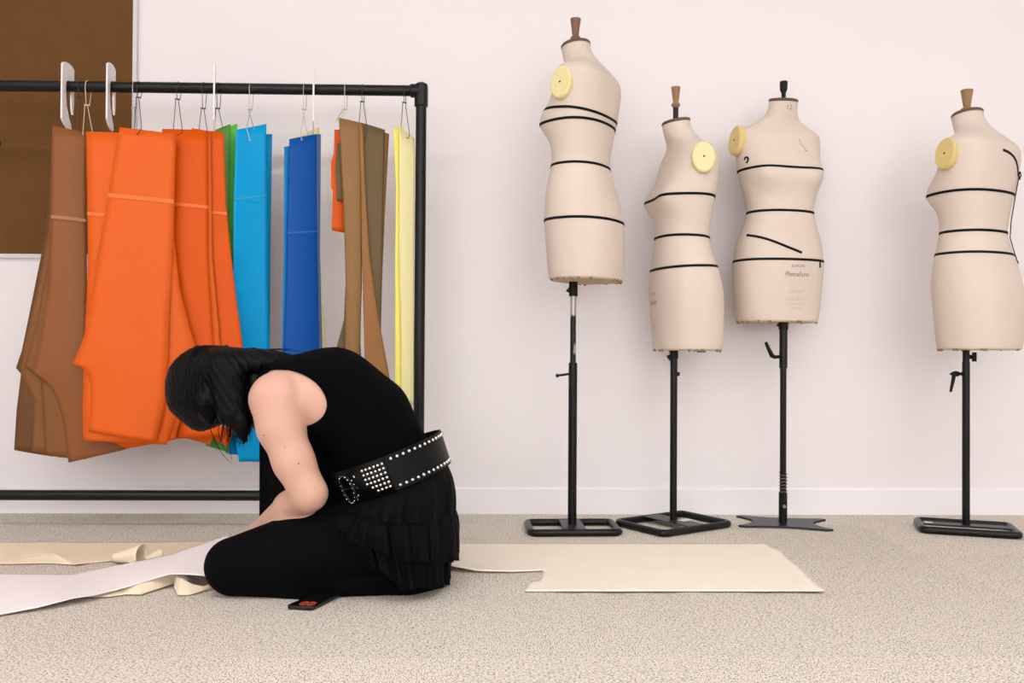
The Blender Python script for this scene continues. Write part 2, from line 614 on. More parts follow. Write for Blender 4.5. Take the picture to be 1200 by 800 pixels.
# ================================================================== PATTERN SHEETS
def sheet(rows, m, parent, p0, psi, off=0.0, bend=0.0, wav=0.0, crease=None, name='pattern_sheet', th=0.0011, seed=0, nu=10, nv=7, tilt=0.0, fold=None):  # fold: painted highlight strip (material, half height, slope)
    """rows of (x_left, y_left, x_right, y_right) pixels laid on a vertical plane; off moves it toward the viewer along the plane normal"""
    n = Vector((-math.sin(psi), math.cos(psi), 0))     # away from viewer
    pl0 = p0 - n * off
    R = []
    for i in range(len(rows) - 1):
        a, b = rows[i], rows[i + 1]
        for k in range(nv):
            t = k / nv
            R.append([a[j] + (b[j] - a[j]) * t for j in range(4)])
    R.append(list(rows[-1]))
    if crease is not None:     # extra rows near the crease
        yc0 = crease
        ext = []
        for i in range(len(R) - 1):
            ya, yb = (R[i][1] + R[i][3]) / 2, (R[i + 1][1] + R[i + 1][3]) / 2
            if yb > yc0 - 9 and ya < yc0 + 9 and yb - ya > 1.4:
                q = int((yb - ya) / 1.2)
                for k in range(1, q):
                    ext.append((i, [R[i][j] + (R[i + 1][j] - R[i][j]) * k / q for j in range(4)]))
        for i, r_ in reversed(ext):
            pass
        R2 = []
        for i in range(len(R)):
            R2.append(R[i])
            R2 += [r_ for (ii, r_) in ext if ii == i]
        R = R2
    NR = len(R)
    y_top, y_bot = R[0][1], R[-1][1]
    V, F = [], []
    for i, r in enumerate(R):
        for k in range(nu + 1):
            u = k / nu
            px, py = r[0] + (r[2] - r[0]) * u, r[1] + (r[3] - r[1]) * u
            p = PL(px, py, pl0, psi)
            v = (py - y_top) / (y_bot - y_top)
            dn = bend * (1 - (2 * u - 1) ** 2) * (0.35 + 0.65 * v) + wav * math.sin(seed * 1.7 + v * 5.0 + u * 3.1) * v
            dn += tilt * v
            if crease is not None:
                yy = crease + (px - rows[0][0]) * 0.09
                dn += 0.0020 * math.exp(-((py - yy) / 2.4) ** 2)
            V.append(p - n * dn)
    for i in range(NR - 1):
        for k in range(nu):
            a = i * (nu + 1) + k
            F.append((a, a + 1, a + nu + 2, a + nu + 1))
    o = mesh(name, V, F, m, parent, local=False)
    md = o.modifiers.new('solid', 'SOLIDIFY')
    md.thickness = th
    md.offset = 0
    if fold is not None:      # highlight painted as a paler strip across the sheet
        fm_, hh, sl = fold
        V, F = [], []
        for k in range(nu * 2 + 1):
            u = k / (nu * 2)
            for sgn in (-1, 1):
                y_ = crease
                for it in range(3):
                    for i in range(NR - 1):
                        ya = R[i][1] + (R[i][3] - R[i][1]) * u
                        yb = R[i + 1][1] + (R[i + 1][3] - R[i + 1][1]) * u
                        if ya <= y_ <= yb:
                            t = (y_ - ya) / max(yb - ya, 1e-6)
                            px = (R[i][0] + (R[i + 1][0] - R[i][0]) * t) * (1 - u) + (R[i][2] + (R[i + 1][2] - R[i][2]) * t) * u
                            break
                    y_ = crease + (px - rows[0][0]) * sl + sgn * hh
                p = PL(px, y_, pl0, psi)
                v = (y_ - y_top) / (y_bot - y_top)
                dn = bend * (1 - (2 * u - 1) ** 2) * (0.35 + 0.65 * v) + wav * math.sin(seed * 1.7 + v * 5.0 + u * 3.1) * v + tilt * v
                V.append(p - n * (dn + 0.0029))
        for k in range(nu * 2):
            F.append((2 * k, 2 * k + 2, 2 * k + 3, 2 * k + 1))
        fo = mesh('highlight_strip', V, F, fm_, o, smooth=False, local=False)
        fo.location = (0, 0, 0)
    return o


def bundle(label, px, py, Y):
    p = P(px, py, Y)
    return empty('card_pattern', p, label, 'sewing pattern', 'card patterns hung on the black clothes rail'), p


rad = math.radians
# brown trousers
b, p0 = bundle('brown card trouser patterns, several sheets, hung against the brown board', 80, 150, 3.03)
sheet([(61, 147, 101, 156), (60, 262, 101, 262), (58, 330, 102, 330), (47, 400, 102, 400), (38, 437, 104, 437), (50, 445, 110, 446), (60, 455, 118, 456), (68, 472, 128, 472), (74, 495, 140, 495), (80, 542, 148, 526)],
      MT['brown_a'], b, p0, rad(10), 0.012, bend=0.012, wav=0.004, crease=254, fold=(MT['highlight_brown'], 1.8, 0.11))
sheet([(61, 149, 95, 157), (58, 300, 95, 300), (42, 380, 95, 380), (28, 429, 95, 429), (39, 437, 95, 438), (48, 446, 95, 448), (50, 480, 95, 480), (53, 533, 100, 538)],
      MT['brown_b'], b, p0, rad(10), -0.004, bend=0.008, wav=0.004, seed=1)
sheet([(61, 150, 90, 157), (54, 270, 90, 270), (40, 340, 90, 340), (26, 410, 90, 410), (19, 431, 90, 431), (25, 438, 90, 438), (20, 480, 90, 480), (17, 527, 62, 535)],
      MT['brown_c'], b, p0, rad(10), -0.024, bend=0.006, wav=0.004, seed=2)
sheet([(62, 152, 88, 158), (57, 270, 90, 270), (46, 330, 90, 330), (30, 400, 90, 400), (24, 436, 90, 436), (40, 470, 90, 470), (37, 529, 72, 536)],
      MT['brown_b'], b, p0, rad(10), -0.015, bend=0.006, wav=0.003, seed=3)
# orange trousers
b, p0 = bundle('wide orange card trouser patterns beside the brown ones', 160, 153, 2.985)
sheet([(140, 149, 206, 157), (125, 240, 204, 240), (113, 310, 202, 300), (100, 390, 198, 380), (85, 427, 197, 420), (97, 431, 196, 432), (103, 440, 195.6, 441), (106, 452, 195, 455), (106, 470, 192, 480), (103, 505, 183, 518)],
      MT['orange_a'], b, p0, rad(7), 0.012, bend=0.008, wav=0.004, crease=230, fold=(MT['highlight_orange'], 2.4, 0.10))
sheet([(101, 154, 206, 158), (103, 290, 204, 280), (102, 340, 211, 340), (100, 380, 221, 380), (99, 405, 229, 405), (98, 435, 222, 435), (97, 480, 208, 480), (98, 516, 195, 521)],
      MT['orange_a'], b, p0, rad(7), 0.0, bend=0.004, wav=0.003, crease=250, seed=2, fold=(MT['highlight_orange'], 1.9, 0.07))
sheet([(110, 155, 200, 158), (110, 300, 203, 300), (110, 420, 226, 410), (104, 500, 214, 480), (147, 526, 205, 515)],
      MT['orange_b'], b, p0, rad(7), -0.012, bend=0.003, wav=0.003, seed=3)
# orange, narrower
b, p0 = bundle('narrow deep orange card patterns between the wide orange and green ones', 226, 152, 3.05)
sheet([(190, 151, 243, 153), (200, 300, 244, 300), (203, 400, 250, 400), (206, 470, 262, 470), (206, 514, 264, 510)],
      MT['orange_c'], b, p0, rad(8), 0.008, bend=0.012, wav=0.003, crease=238, fold=(MT['highlight_orange'], 1.9, 0.09))
sheet([(225, 150, 247, 154), (225, 300, 249, 300), (230, 400, 258, 400), (230, 470, 270, 470), (214, 512, 246, 521)],
      MT['orange_a'], b, p0, rad(8), -0.004, bend=0.004, wav=0.003, seed=2)
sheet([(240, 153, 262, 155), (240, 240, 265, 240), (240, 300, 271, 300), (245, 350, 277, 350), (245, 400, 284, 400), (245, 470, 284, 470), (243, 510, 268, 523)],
      MT['orange_c'], b, p0, rad(8), -0.016, bend=0.006, wav=0.003, crease=248, seed=4, fold=(MT['highlight_orange'], 1.6, 0.09))
# green
b, p0 = bundle('green card patterns hung between the orange and cyan ones', 262, 148, 3.135)
sheet([(250, 153, 270, 145), (250, 300, 268, 300), (245, 420, 268, 420), (241, 522, 268, 530)], MT['green_d'], b, p0, rad(38), 0.01, bend=0.004)
sheet([(262, 150, 278, 145), (262, 300, 274, 300), (262, 420, 278, 420), (264, 531, 283, 527)], MT['green_l'], b, p0, rad(38), -0.01, bend=0.004, seed=2)
# cyan
b, p0 = bundle('bright cyan blue card patterns on a pale wire hook', 292, 150, 3.145)
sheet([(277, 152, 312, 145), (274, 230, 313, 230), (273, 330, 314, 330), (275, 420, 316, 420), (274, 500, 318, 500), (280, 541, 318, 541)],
      MT['cyan'], b, p0, rad(33), 0.006, bend=-0.012, crease=233, fold=(MT['highlight_cyan'], 0.6, -0.12))
sheet([(296, 157, 319, 157), (296, 300, 317, 300), (296, 410, 316, 410), (296, 500, 318, 500), (296, 541, 320, 541)], MT['cyan_b'], b, p0, rad(33), -0.012, bend=-0.006, seed=2)
sheet([(280, 158, 310, 152), (278, 300, 310, 300), (270, 430, 310, 430), (268, 532, 300, 534)], MT['cyan_b'], b, p0, rad(33), -0.024, bend=-0.006, seed=3)
# blue
b, p0 = bundle('royal blue card patterns backed by cream card', 356, 158, 3.085)
sheet([(339, 163, 371, 157), (337, 250, 371, 250), (335, 350, 373, 350), (332, 415, 374, 415), (331, 480, 376, 480)], MT['blue'], b, p0, rad(30), 0.008, bend=0.012, crease=273, fold=(MT['highlight_blue'], 0.6, -0.06))
sheet([(333, 172, 356, 168), (332, 300, 352, 300), (330, 420, 352, 420), (329, 480, 352, 480)], MT['blue_l'], b, p0, rad(30), -0.004, bend=0.003)
sheet([(352, 160, 376, 157), (352, 300, 375, 300), (352, 420, 378, 420), (352, 470, 379, 470)], MT['blue_g'], b, p0, rad(30), -0.012, bend=0.003)
sheet([(341, 162, 374, 149), (345, 300, 375, 300), (348, 360, 379, 360), (350, 420, 384, 420), (350, 460, 386, 460)], MT['cream'], b, p0, rad(30), -0.024, bend=0.003)
# kraft
b, p0 = bundle('kraft brown card patterns with a small orange piece behind', 424, 142, 3.075)
sheet([(397, 138, 423, 144), (403, 250, 424, 250), (405, 330, 424, 330), (404, 410, 422, 410), (402, 450, 420, 450)], MT['kraft'], b, p0, rad(12), 0.014, bend=0.012)
sheet([(421, 142, 425, 148), (423, 220, 428, 220), (424, 300, 433, 300), (426, 370, 443, 370), (428, 450, 458, 450)], MT['kraft_b'], b, p0, rad(12), 0.020, bend=0.004)
sheet([(421, 143, 451, 152), (424, 250, 449, 250), (426, 320, 448, 320), (427, 400, 446, 400), (428, 450, 446, 450)], MT['kraft_d'], b, p0, rad(12), 0.004, bend=0.006)
sheet([(424, 146, 456, 157), (426, 250, 451, 250), (428, 320, 448, 320), (428, 400, 446, 400)], MT['kraft'], b, p0, rad(12), -0.006, bend=0.004)
sheet([(402, 160, 420, 160), (405, 330, 420, 330), (403, 375, 421, 375), (392, 415, 423, 415), (388, 440, 423, 440)], MT['kraft_d'], b, p0, rad(12), -0.010, bend=0.003)
sheet([(395, 168, 408, 168), (393, 200, 408, 200), (395, 235, 408, 237)], MT['kraft_d'], b, p0, rad(12), -0.014, bend=0.002)
sheet([(392, 152, 406, 152), (391, 180, 406, 180), (388, 190, 406, 190), (388, 219, 406, 219), (390, 224, 406, 224), (389, 270, 404, 273)], MT['orange_c'], b, p0, rad(12), -0.022, bend=0.002)
# yellow
b, p0 = bundle('pale yellow card patterns next to the rail upright', 474, 152, 3.06)
sheet([(468, 149, 486, 162), (468, 300, 485, 300), (470, 400, 485, 400), (470, 475, 485, 475)], MT['yellow_p'], b, p0, rad(30), 0.010, bend=0.004)
sheet([(461, 150, 473, 149), (464, 220, 473, 220), (463, 300, 474, 300), (463, 400, 474, 400), (463, 475, 474, 475)], MT['yellow'], b, p0, rad(30), 0.0, bend=0.006)


# ---- wire hooks over the rail
def wire_hook(label, x, yc, legs, m, Yend, curl=None, r=0.0012):
    top = P(x, 104, RY)
    e = empty('wire_hook', Vector((top.x, RY, rtop + RR)), label, 'hook', 'wire pattern hooks on the black clothes rail')
    X = top.x
    zc = P(x, yc, RY - 0.02).z
    mb = MB()
    rr = RR + r
    arc = [Vector((X, RY + rr * math.sin(a), rtop + rr * math.cos(a))) for a in [rad(q) for q in range(95, -96, -10)]]
    fr = [Vector((X, RY - rr, rtop - 0.008)), Vector((X, RY - 0.012, zc))]
    bk = [Vector((X + 0.004, RY + 0.004, zc)), Vector((X + 0.003, RY + rr, rtop - 0.012))]
    mb.tube(bk + arc + fr, r, 8)
    mb.cyl(Vector((X - 0.007, RY - 0.012, zc)), Vector((X + 0.007, RY - 0.006, zc)), 0.0022, n=8)
    (xl, yl), (xr, yr) = legs
    pl, pr = P(xl, yl, Yend + 0.014), P(xr, yr, Yend - 0.022)
    t0 = Vector((X, RY - 0.012, zc))
    mb.tube([t0 + Vector((-0.004, 0, 0)), t0.lerp(pl, 0.5) + Vector((-0.002, 0, 0)), pl], r, 8)
    right = [t0 + Vector((0.004, 0, 0)), t0.lerp(pr, 0.5) + Vector((0.002, 0, 0)), pr]
    if curl:
        c_ = P(curl[0], curl[1], Yend - 0.024)
        right += [c_ + Vector((0.004, 0, -0.001)), c_, c_ + Vector((-0.003, 0.006, 0.004))]
    mb.tube(right, r, 8)
    mb.build('wire', m, e, local=False)
    return e


wire_hook('dark wire hook holding the brown patterns', 95, 113, ((86, 152), (93, 155)), MT['wire_d'], 3.02)
wire_hook('cream coated wire hook between the brown and wide orange patterns', 103, 122, ((97, 158), (109, 158)), MT['wire_c'], 3.0)
wire_hook('dark wire hook with curled end holding the wide orange patterns', 163, 113, ((157, 155), (166, 150)), MT['wire_d'], 2.985, curl=(160, 157))
wire_hook('pale wire hook beside the edge of the brown board', 158, 125, ((156, 155), (160, 156)), MT['wire_l'], 3.0)
wire_hook('dark wire hook with a wide collar over the narrow orange patterns', 209, 115, ((203, 155), (214, 155)), MT['wire_d'], 3.02, curl=(207, 158))
wire_hook('thin wire hook at the right half of the narrow orange patterns', 239, 126, ((233, 154), (243, 155)), MT['wire_d'], 3.03)
wire_hook('thin wire hook holding the green patterns', 256, 126, ((251, 154), (261, 150)), MT['wire_d'], 3.12)
wire_hook('pale wire hook with bent tip through the cyan patterns', 294, 127, ((298, 152), (289, 150)), MT['wire_l'], 3.125, curl=(292, 165))
wire_hook('pale wire hook holding the blue patterns', 357, 127, ((361, 160), (352, 158)), MT['wire_l'], 3.07, curl=(353, 164))
wire_hook('pale short wire hook holding the small orange piece', 405, 127, ((394, 142), (398, 140)), MT['wire_l'], 3.09)
wire_hook('dark wire hook with bent tip through the kraft patterns', 425, 118, ((421, 142), (430, 148)), MT['wire_d'], 3.05, curl=(427, 165))
wire_hook('dark wire hook with bent tip through the yellow patterns', 474, 119, ((470, 150), (480, 158)), MT['wire_d'], 3.05, curl=(477, 162))


# ---- flat white plastic hooks hung over the rail, profile in the plane across the rail
def white_hook(label, px, scale, yaw=0.0, drop=0.0):
    c = P(px, 103, RY)
    e = empty('plastic_hook', Vector((c.x, RY, rtop + RR)), label, 'hook', 'flat white plastic hooks on the black clothes rail')
    # (s across the rail: negative = toward the room, z up, relative to rail centre)
    q = RR + 0.001
    out = []
    for a in range(180, -1, -12):
        out.append((-0.005 + 0.041 * math.cos(rad(a)), 0.062 + 0.016 * math.sin(rad(a))))
    out += [(0.036, 0.05), (0.036, -0.06), (0.033, -0.088), (0.028, -0.090), (0.021, -0.07), (0.0185, -0.03)]
    for a in range(0, 181, 15):
        out.append((q * math.cos(rad(a)), q * math.sin(rad(a))))
    out += [(-q, -0.03), (-0.014, -0.07), (0.004, -0.108), (0.018, -0.128), (0.022, -0.142), (0.014, -0.149), (-0.004, -0.148), (-0.028, -0.136), (-0.046, -0.120)]
    cy, sy = math.cos(yaw), math.sin(yaw)
    R = []
    for s, z in out:
        s *= scale
        R.append(Vector((c.x + s * sy, RY + s * cy, rtop + z)))
    t = 0.006
    nrm = Vector((cy, -sy, 0)) * t
    mb = MB()
    mb.prism([p - nrm * 0.5 for p in R], nrm)
    mb.build('hook_plate', MT['whitepl'], e, smooth=False, local=False, bevel=0.0008)
    return e


white_hook('flat white plastic hook above the brown patterns', 80, 1.0, yaw=rad(1))
white_hook('flat white plastic hook between the cream wire hook and the board edge', 130.5, 1.0, yaw=rad(-5))
white_hook('flat white plastic hook seen on edge beside the green patterns', 251.5, 1.0, yaw=rad(-15))
white_hook('flat white plastic hook seen on edge above the blue patterns', 367.5, 1.0, yaw=rad(-11))

# ================================================================== MANNEQUINS
FH = 0.80
#        z      a(depth) c(centre back) w(width) n
FT = [(0.000, 0.110, 0.048, 0.150, 2.3),
      (0.020, 0.113, 0.048, 0.154, 2.3),
      (0.100, 0.1155, 0.045, 0.162, 2.3),
      (0.190, 0.1165, 0.040, 0.168, 2.3),
      (0.282, 0.107, 0.033, 0.157, 2.25),
      (0.345, 0.095, 0.027, 0.136, 2.2),
      (0.395, 0.089, 0.026, 0.124, 2.2),
      (0.440, 0.090, 0.028, 0.131, 2.2),
      (0.500, 0.095, 0.030, 0.147, 2.25),
      (0.550, 0.097, 0.036, 0.156, 2.3),
      (0.600, 0.094, 0.045, 0.159, 2.35),
      (0.640, 0.090, 0.051, 0.164, 2.4),
      (0.672, 0.084, 0.053, 0.166, 2.4),
      (0.690, 0.074, 0.052, 0.158, 2.4),
      (0.703, 0.067, 0.049, 0.136, 2.3),
      (0.716, 0.062, 0.043, 0.106, 2.2),
      (0.730, 0.057, 0.034, 0.080, 2.1),
      (0.745, 0.055, 0.024, 0.064, 2.0),
      (0.760, 0.051, 0.015, 0.056, 2.0),
      (0.778, 0.049, 0.008, 0.052, 2.0),
      (0.800, 0.048, 0.004, 0.051, 2.0)]


def torso_pt(phi, z, off=0.0):
    a, c, w_, n = (interp(FT, z, k) for k in (1, 2, 3, 4))
    s, co = math.sin(phi), math.cos(phi)
    e = 2.0 / n
    x = w_ * math.copysign(abs(s) ** e, s)
    y = c - a * math.copysign(abs(co) ** e, co)
    # bust
    zz = z - 0.521
    sg = 0.056 if zz > 0 else 0.044
    for sd in (-1, 1):
        d = ((phi + PI) % (2 * PI) - PI) - sd * 0.62
        g = math.exp(-(d / 0.50) ** 2 - (zz / sg) ** 2)
        x += sd * 0.008 * g
        y -= 0.030 * g
    # seat and shoulder blades
    d = ((phi) % (2 * PI)) - PI
    y += 0.006 * math.exp(-(d / 0.8) ** 2 - ((z - 0.17) / 0.09) ** 2)
    # slanted neck cut
    zt = max(0.0, (z - 0.70) / 0.10)
    z2 = z + zt * (y - 0.0) * 0.16
    p = Vector((x, y, z2))
    if off:
        h = 1e-3
        du = torso_pt(phi + h, z) - torso_pt(phi - h, z)
        dv = torso_pt(phi, min(FH, z + h)) - torso_pt(phi, max(0, z - h))
        nn = du.cross(dv)
        if nn.length > 1e-12:
            p = p + nn.normalized() * off
    return p


TZ = sorted(set([round(0.80 * i / 64, 4) for i in range(65)] + [0.003, 0.006] + [round(0.66 + i * 0.004, 4) for i in range(22)]))
NPH = 96


def torso_mesh():
    V, F = [], []
    for z in TZ:
        for k in range(NPH):
            V.append(torso_pt(2 * PI * k / NPH, z))
    for i in range(len(TZ) - 1):
        for k in range(NPH):
            k2 = (k + 1) % NPH
            F.append((i * NPH + k, i * NPH + k2, (i + 1) * NPH + k2, (i + 1) * NPH + k))
    F.append(tuple((len(TZ) - 1) * NPH + k for k in range(NPH)))
    # bottom: inset rim then underside
    base = len(V)
    for k in range(NPH):
        p = torso_pt(2 * PI * k / NPH, 0)
        V.append(Vector((p.x * 0.97, 0.048 + (p.y - 0.048) * 0.97, -0.004)))
    for k in range(NPH):
        k2 = (k + 1) % NPH
        F.append((k, base + k, base + k2, k2))
    F.append(tuple(base + k for k in range(NPH - 1, -1, -1)))
    return V, F


TM = None


def ribbon(path, width, off, parent, m, name, up=True):
    """path of (phi, z) on the torso"""
    V, F = [], []
    n = len(path)
    pts = [torso_pt(a, z, off) for a, z in path]
    ins = [torso_pt(a, z, 0.0002) for a, z in path]
    for i in range(n):
        t = (pts[min(i + 1, n - 1)] - pts[max(i - 1, 0)]).normalized()
        nr = (pts[i] - ins[i]).normalized()
        sd = nr.cross(t).normalized() * (width / 2)
        V += [ins[i] - sd, pts[i] - sd, pts[i] + sd, ins[i] + sd]
    for i in range(n - 1):
        for k in range(4):
            k2 = (k + 1) % 4
            F.append((i * 4 + k, i * 4 + k2, i * 4 + 4 + k2, i * 4 + 4 + k))
    F += [(3, 2, 1, 0), tuple((n - 1) * 4 + k for k in range(4))]
    return mesh(name, V, F, m, parent, smooth=False)


def band(z, parent, wob=0.0, slope=0.0, a0=-180, a1=180):
    n = 96
    path = []
    for i in range(n + 1):
        a = rad(a0 + (a1 - a0) * i / n)
        path.append((a, z + wob * math.sin(2 * a + z * 40) + slope * math.cos(a)))
    return ribbon(path, 0.0088, 0.0014, parent, MT['tape'], 'marking_tape')


def text_on(s, phi, z, size, parent, m, name='printed_text'):
    cu = bpy.data.curves.new('t', 'FONT')
    cu.body = s
    cu.size = size
    cu.align_x = 'CENTER'
    cu.resolution_u = 2
    to = bpy.data.objects.new('t', cu)
    COL.objects.link(to)
    dg = bpy.context.evaluated_depsgraph_get()
    me = bpy.data.meshes.new_from_object(to.evaluated_get(dg))
    bpy.data.objects.remove(to, do_unlink=True)
    c0 = torso_pt(phi, z)
    h = 0.01
    R = (torso_pt(phi + h, z) - torso_pt(phi - h, z)).length / (2 * h)
    vs = [torso_pt(phi + v.co.x / R, z + v.co.y, 0.0009) for v in me.vertices]
    fs = [tuple(p.vertices) for p in me.polygons]
    o = mesh(name, vs, fs, m, parent, smooth=False)
    return o


def mannequin(label, px_pole, Yp, rz, y_bottom, y_top, knob, plate_side, tapes, disc_m, plate_phi, plate_z, z_scale=1.0):
    """y_bottom/y_top: pixel rows of hem and neck top; returns root, zb"""
    global TM
    g = P(px_pole, 600, Yp)
    root = empty('dress_form', Vector((g.x, Yp, 0)), label, 'mannequin', 'linen covered dress forms along the wall', rz=rz)
    zb, zt = P(px_pole, y_bottom, Yp).z, P(px_pole, y_top, Yp).z
    s = (zt - zb) / FH
    body = bpy.data.objects.new('torso', None)
    if TM is None:
        V, F = torso_mesh()
        o = mesh('torso', V, F, MT['linen'], root)
        TM = o.data
    else:
        o = bpy.data.objects.new('torso', TM)
        link(o, root)
    o.location = (0, 0, zb)
    o.scale = (s, s, s)
    body = o
    # neck cap
    V, F = [], []
    n = 48
    prof = [(1.01, -0.004), (1.035, -0.001), (1.035, 0.004), (0.99, 0.007), (0.7, 0.0095)]
    for k_, dz in prof:
        for k in range(n):
            p = torso_pt(2 * PI * k / n, FH)
            V.append(Vector((p.x * k_, 0.004 + (p.y - 0.004) * k_, 0.80 + p.y * k_ * 0.16 + dz)))
    for i in range(len(prof) - 1):
        for k in range(n):
            k2 = (k + 1) % n
            F.append((i * n + k, i * n + k2, (i + 1) * n + k2, (i + 1) * n + k))
    F.append(tuple((len(prof) - 1) * n + k for k in range(n)))
    cap = mesh('neck_cap', V, F, MT['cap'], root)
    cap.location = (0, 0, zb)
    cap.scale = (s, s, s)
    cap.data.set_sharp_from_angle(angle=rad(40))
    # knob
    kb = MB()
    zc = zt + 0.008 * s
    if knob == 'wood':
        kb.lathe([(0.008, -0.006), (0.010, 0.004), (0.0165, 0.012), (0.0175, 0.018), (0.0165, 0.023), (0.0105, 0.030), (0.0115, 0.036), (0.0175, 0.080), (0.0185, 0.084), (0.0175, 0.087), (0.004, 0.088)], (0, 0.003, zc), n=28)
        kb.build('neck_knob', MT['wood'], root)
    elif knob == 'rod':
        kb.lathe([(0.008, 0.044), (0.010, 0.047), (0.0150, 0.052), (0.0160, 0.056), (0.0145, 0.060), (0.0090, 0.065), (0.0100, 0.070), (0.0158, 0.112), (0.0168, 0.116), (0.0158, 0.119), (0.004, 0.120)], (0, 0.003, zc), n=28)
        kb.build('neck_knob', MT['wood_lt'], root)
        MB().cyl((0, 0.003, zc - 0.01), (0, 0.003, zc + 0.050), 0.0095).build('neck_rod', MT['black'], root)
    elif knob == 'short':
        kb.lathe([(0.013, -0.004), (0.0195, 0.004), (0.021, 0.010), (0.0185, 0.015), (0.0115, 0.019), (0.0125, 0.026), (0.0195, 0.072), (0.021, 0.076), (0.0195, 0.079), (0.004, 0.080)], (0, 0.003, zc), n=28)
        kb.build('neck_knob', MT['wood_lt'], root)
    else:
        kb.lathe([(0.008, -0.008), (0.008, 0.022), (0.010, 0.026), (0.0135, 0.034), (0.0145, 0.060), (0.013, 0.064), (0.004, 0.065)], (0, 0.003, zc), n=8)
        kb.build('neck_knob', MT['blackmat'], root)
    # arm plate
    pc = torso_pt(plate_phi, plate_z) * s + Vector((0, 0, zb))
    nn = Vector((math.copysign(1, math.sin(plate_phi)) * 0.96, -0.10, 0.28 * 0.4)).normalized()
    up = (Vector((0, 0, 1)) - nn * nn.z).normalized()
    sdv = up.cross(nn)
    V, F = [], []
    n = 40
    A, B = 0.040, 0.054
    prof = [(0.80, -0.035), (0.96, -0.014), (1.0, -0.004), (1.0, 0.004), (0.95, 0.0085), (0.86, 0.0098), (0.80, 0.0092), (0.4, 0.0095), (0.02, 0.0098)]
    ctr = pc + nn * 0.002
    for k_, d in prof:
        for k in range(n):
            th = 2 * PI * k / n
            V.append(ctr + nn * d + sdv * (A * k_ * math.cos(th)) + up * (B * k_ * math.sin(th)))
    for i in range(len(prof) - 1):
        for k in range(n):
            k2 = (k + 1) % n
            F.append((i * n + k, i * n + k2, (i + 1) * n + k2, (i + 1) * n + k))
    F += [tuple(range(n - 1, -1, -1)), tuple((len(prof) - 1) * n + k for k in range(n))]
    pl = mesh('arm_plate', V, F, disc_m, root)
    mb = MB().lathe([(0.0034, -0.002), (0.0034, 0.0008), (0.002, 0.0016)], ctr + nn * 0.0095, nn, 12)
    mb.build('screw_hole', MT['blackmat'], pl)
    # tapes
    hold = body
    for t in tapes:
        if t[0] == 'band':
            o = band(t[1], root, *t[2:])
        else:
            o = ribbon([(rad(a), z) for a, z in t[1]], t[2] if len(t) > 2 else 0.0088, 0.0016, root, MT['tape'], 'marking_tape')
        o.location = (0, 0, zb)
        o.scale = (s, s, s)
    # frayed hem underneath
    fm = MB()
    for k in range(16):
        a = rng.uniform(0, 2 * PI)
        p = torso_pt(a, 0)
        q = Vector((p.x * 0.965, 0.048 + (p.y - 0.048) * 0.965, -0.004))
        fm.lathe([(0.001, -0.008 * rng.uniform(0.4, 1.1)), (0.005 * rng.uniform(0.5, 1.2), -0.004), (0.006, 0.002)], q, (rng.normal() * .2, rng.normal() * .2, 1), 6)
    fo = fm.build('frayed_hem', MT['linen_edge'], root)
    fo['kind'] = 'stuff'
    fo.location = (0, 0, zb)
    fo.scale = (s, s, s)
    un = MB()
    pts = []
    for k in range(48):
        p = torso_pt(2 * PI * k / 48, 0)
        pts.append(Vector((p.x * 0.95, 0.048 + (p.y - 0.048) * 0.95, -0.0042)))
    un.prism(pts, (0, 0, -0.002))
    uo = un.build('underside', MT['under'], root)
    uo.location = (0, 0, zb)
    uo.scale = (s, s, s)
    return root, zb, zt, s


def rrect(hx, hy, r, n=6):
    pts = []
    for cx, cy, a0 in ((hx - r, hy - r, 0), (-hx + r, hy - r, 90), (-hx + r, -hy + r, 180), (hx - r, -hy + r, 270)):
        for k in range(n + 1):
            a = rad(a0 + 90 * k / n)
            pts.append(Vector((cx + r * math.cos(a), cy + r * math.sin(a), 0)))
    return pts


def loc_rot(root, yaw_world):
    """matrix that turns world-yawed offsets into the root's local frame"""
    return Matrix.Rotation(yaw_world - root.rotation_euler.z, 3, 'Z')


def frame_base(root, hx, hy, cx, cy, yaw, cross, tube=0.0125):
    """tubular rectangular base; cross 'plate' | 'bar'"""
    R = loc_rot(root, yaw)
    o = Vector((cx, cy, 0))
    pts = [R @ (p + o + Vector((0, 0, tube))) for p in rrect(hx - tube, hy - tube, 0.02)]
    MB().tube(pts, tube, 12, closed=True).build('base_frame', MT['black'], root)
    if cross == 'plate':
        mb = MB().box(R @ Vector((0, cy, tube * 1.7)), (0.075, hy * 2 - 0.02, 0.004), R)
        mb.build('base_plate', MT['plate'], root, smooth=False)
    else:
        mb = MB().box(R @ Vector((cx, 0, tube * 1.5)), (hx * 2 - 0.02, 0.05, 0.006), R)
        mb.build('base_plate', MT['plate'], root, smooth=False)
    return R


def zpx(px, py, Y):
    return P(px, py, Y).z


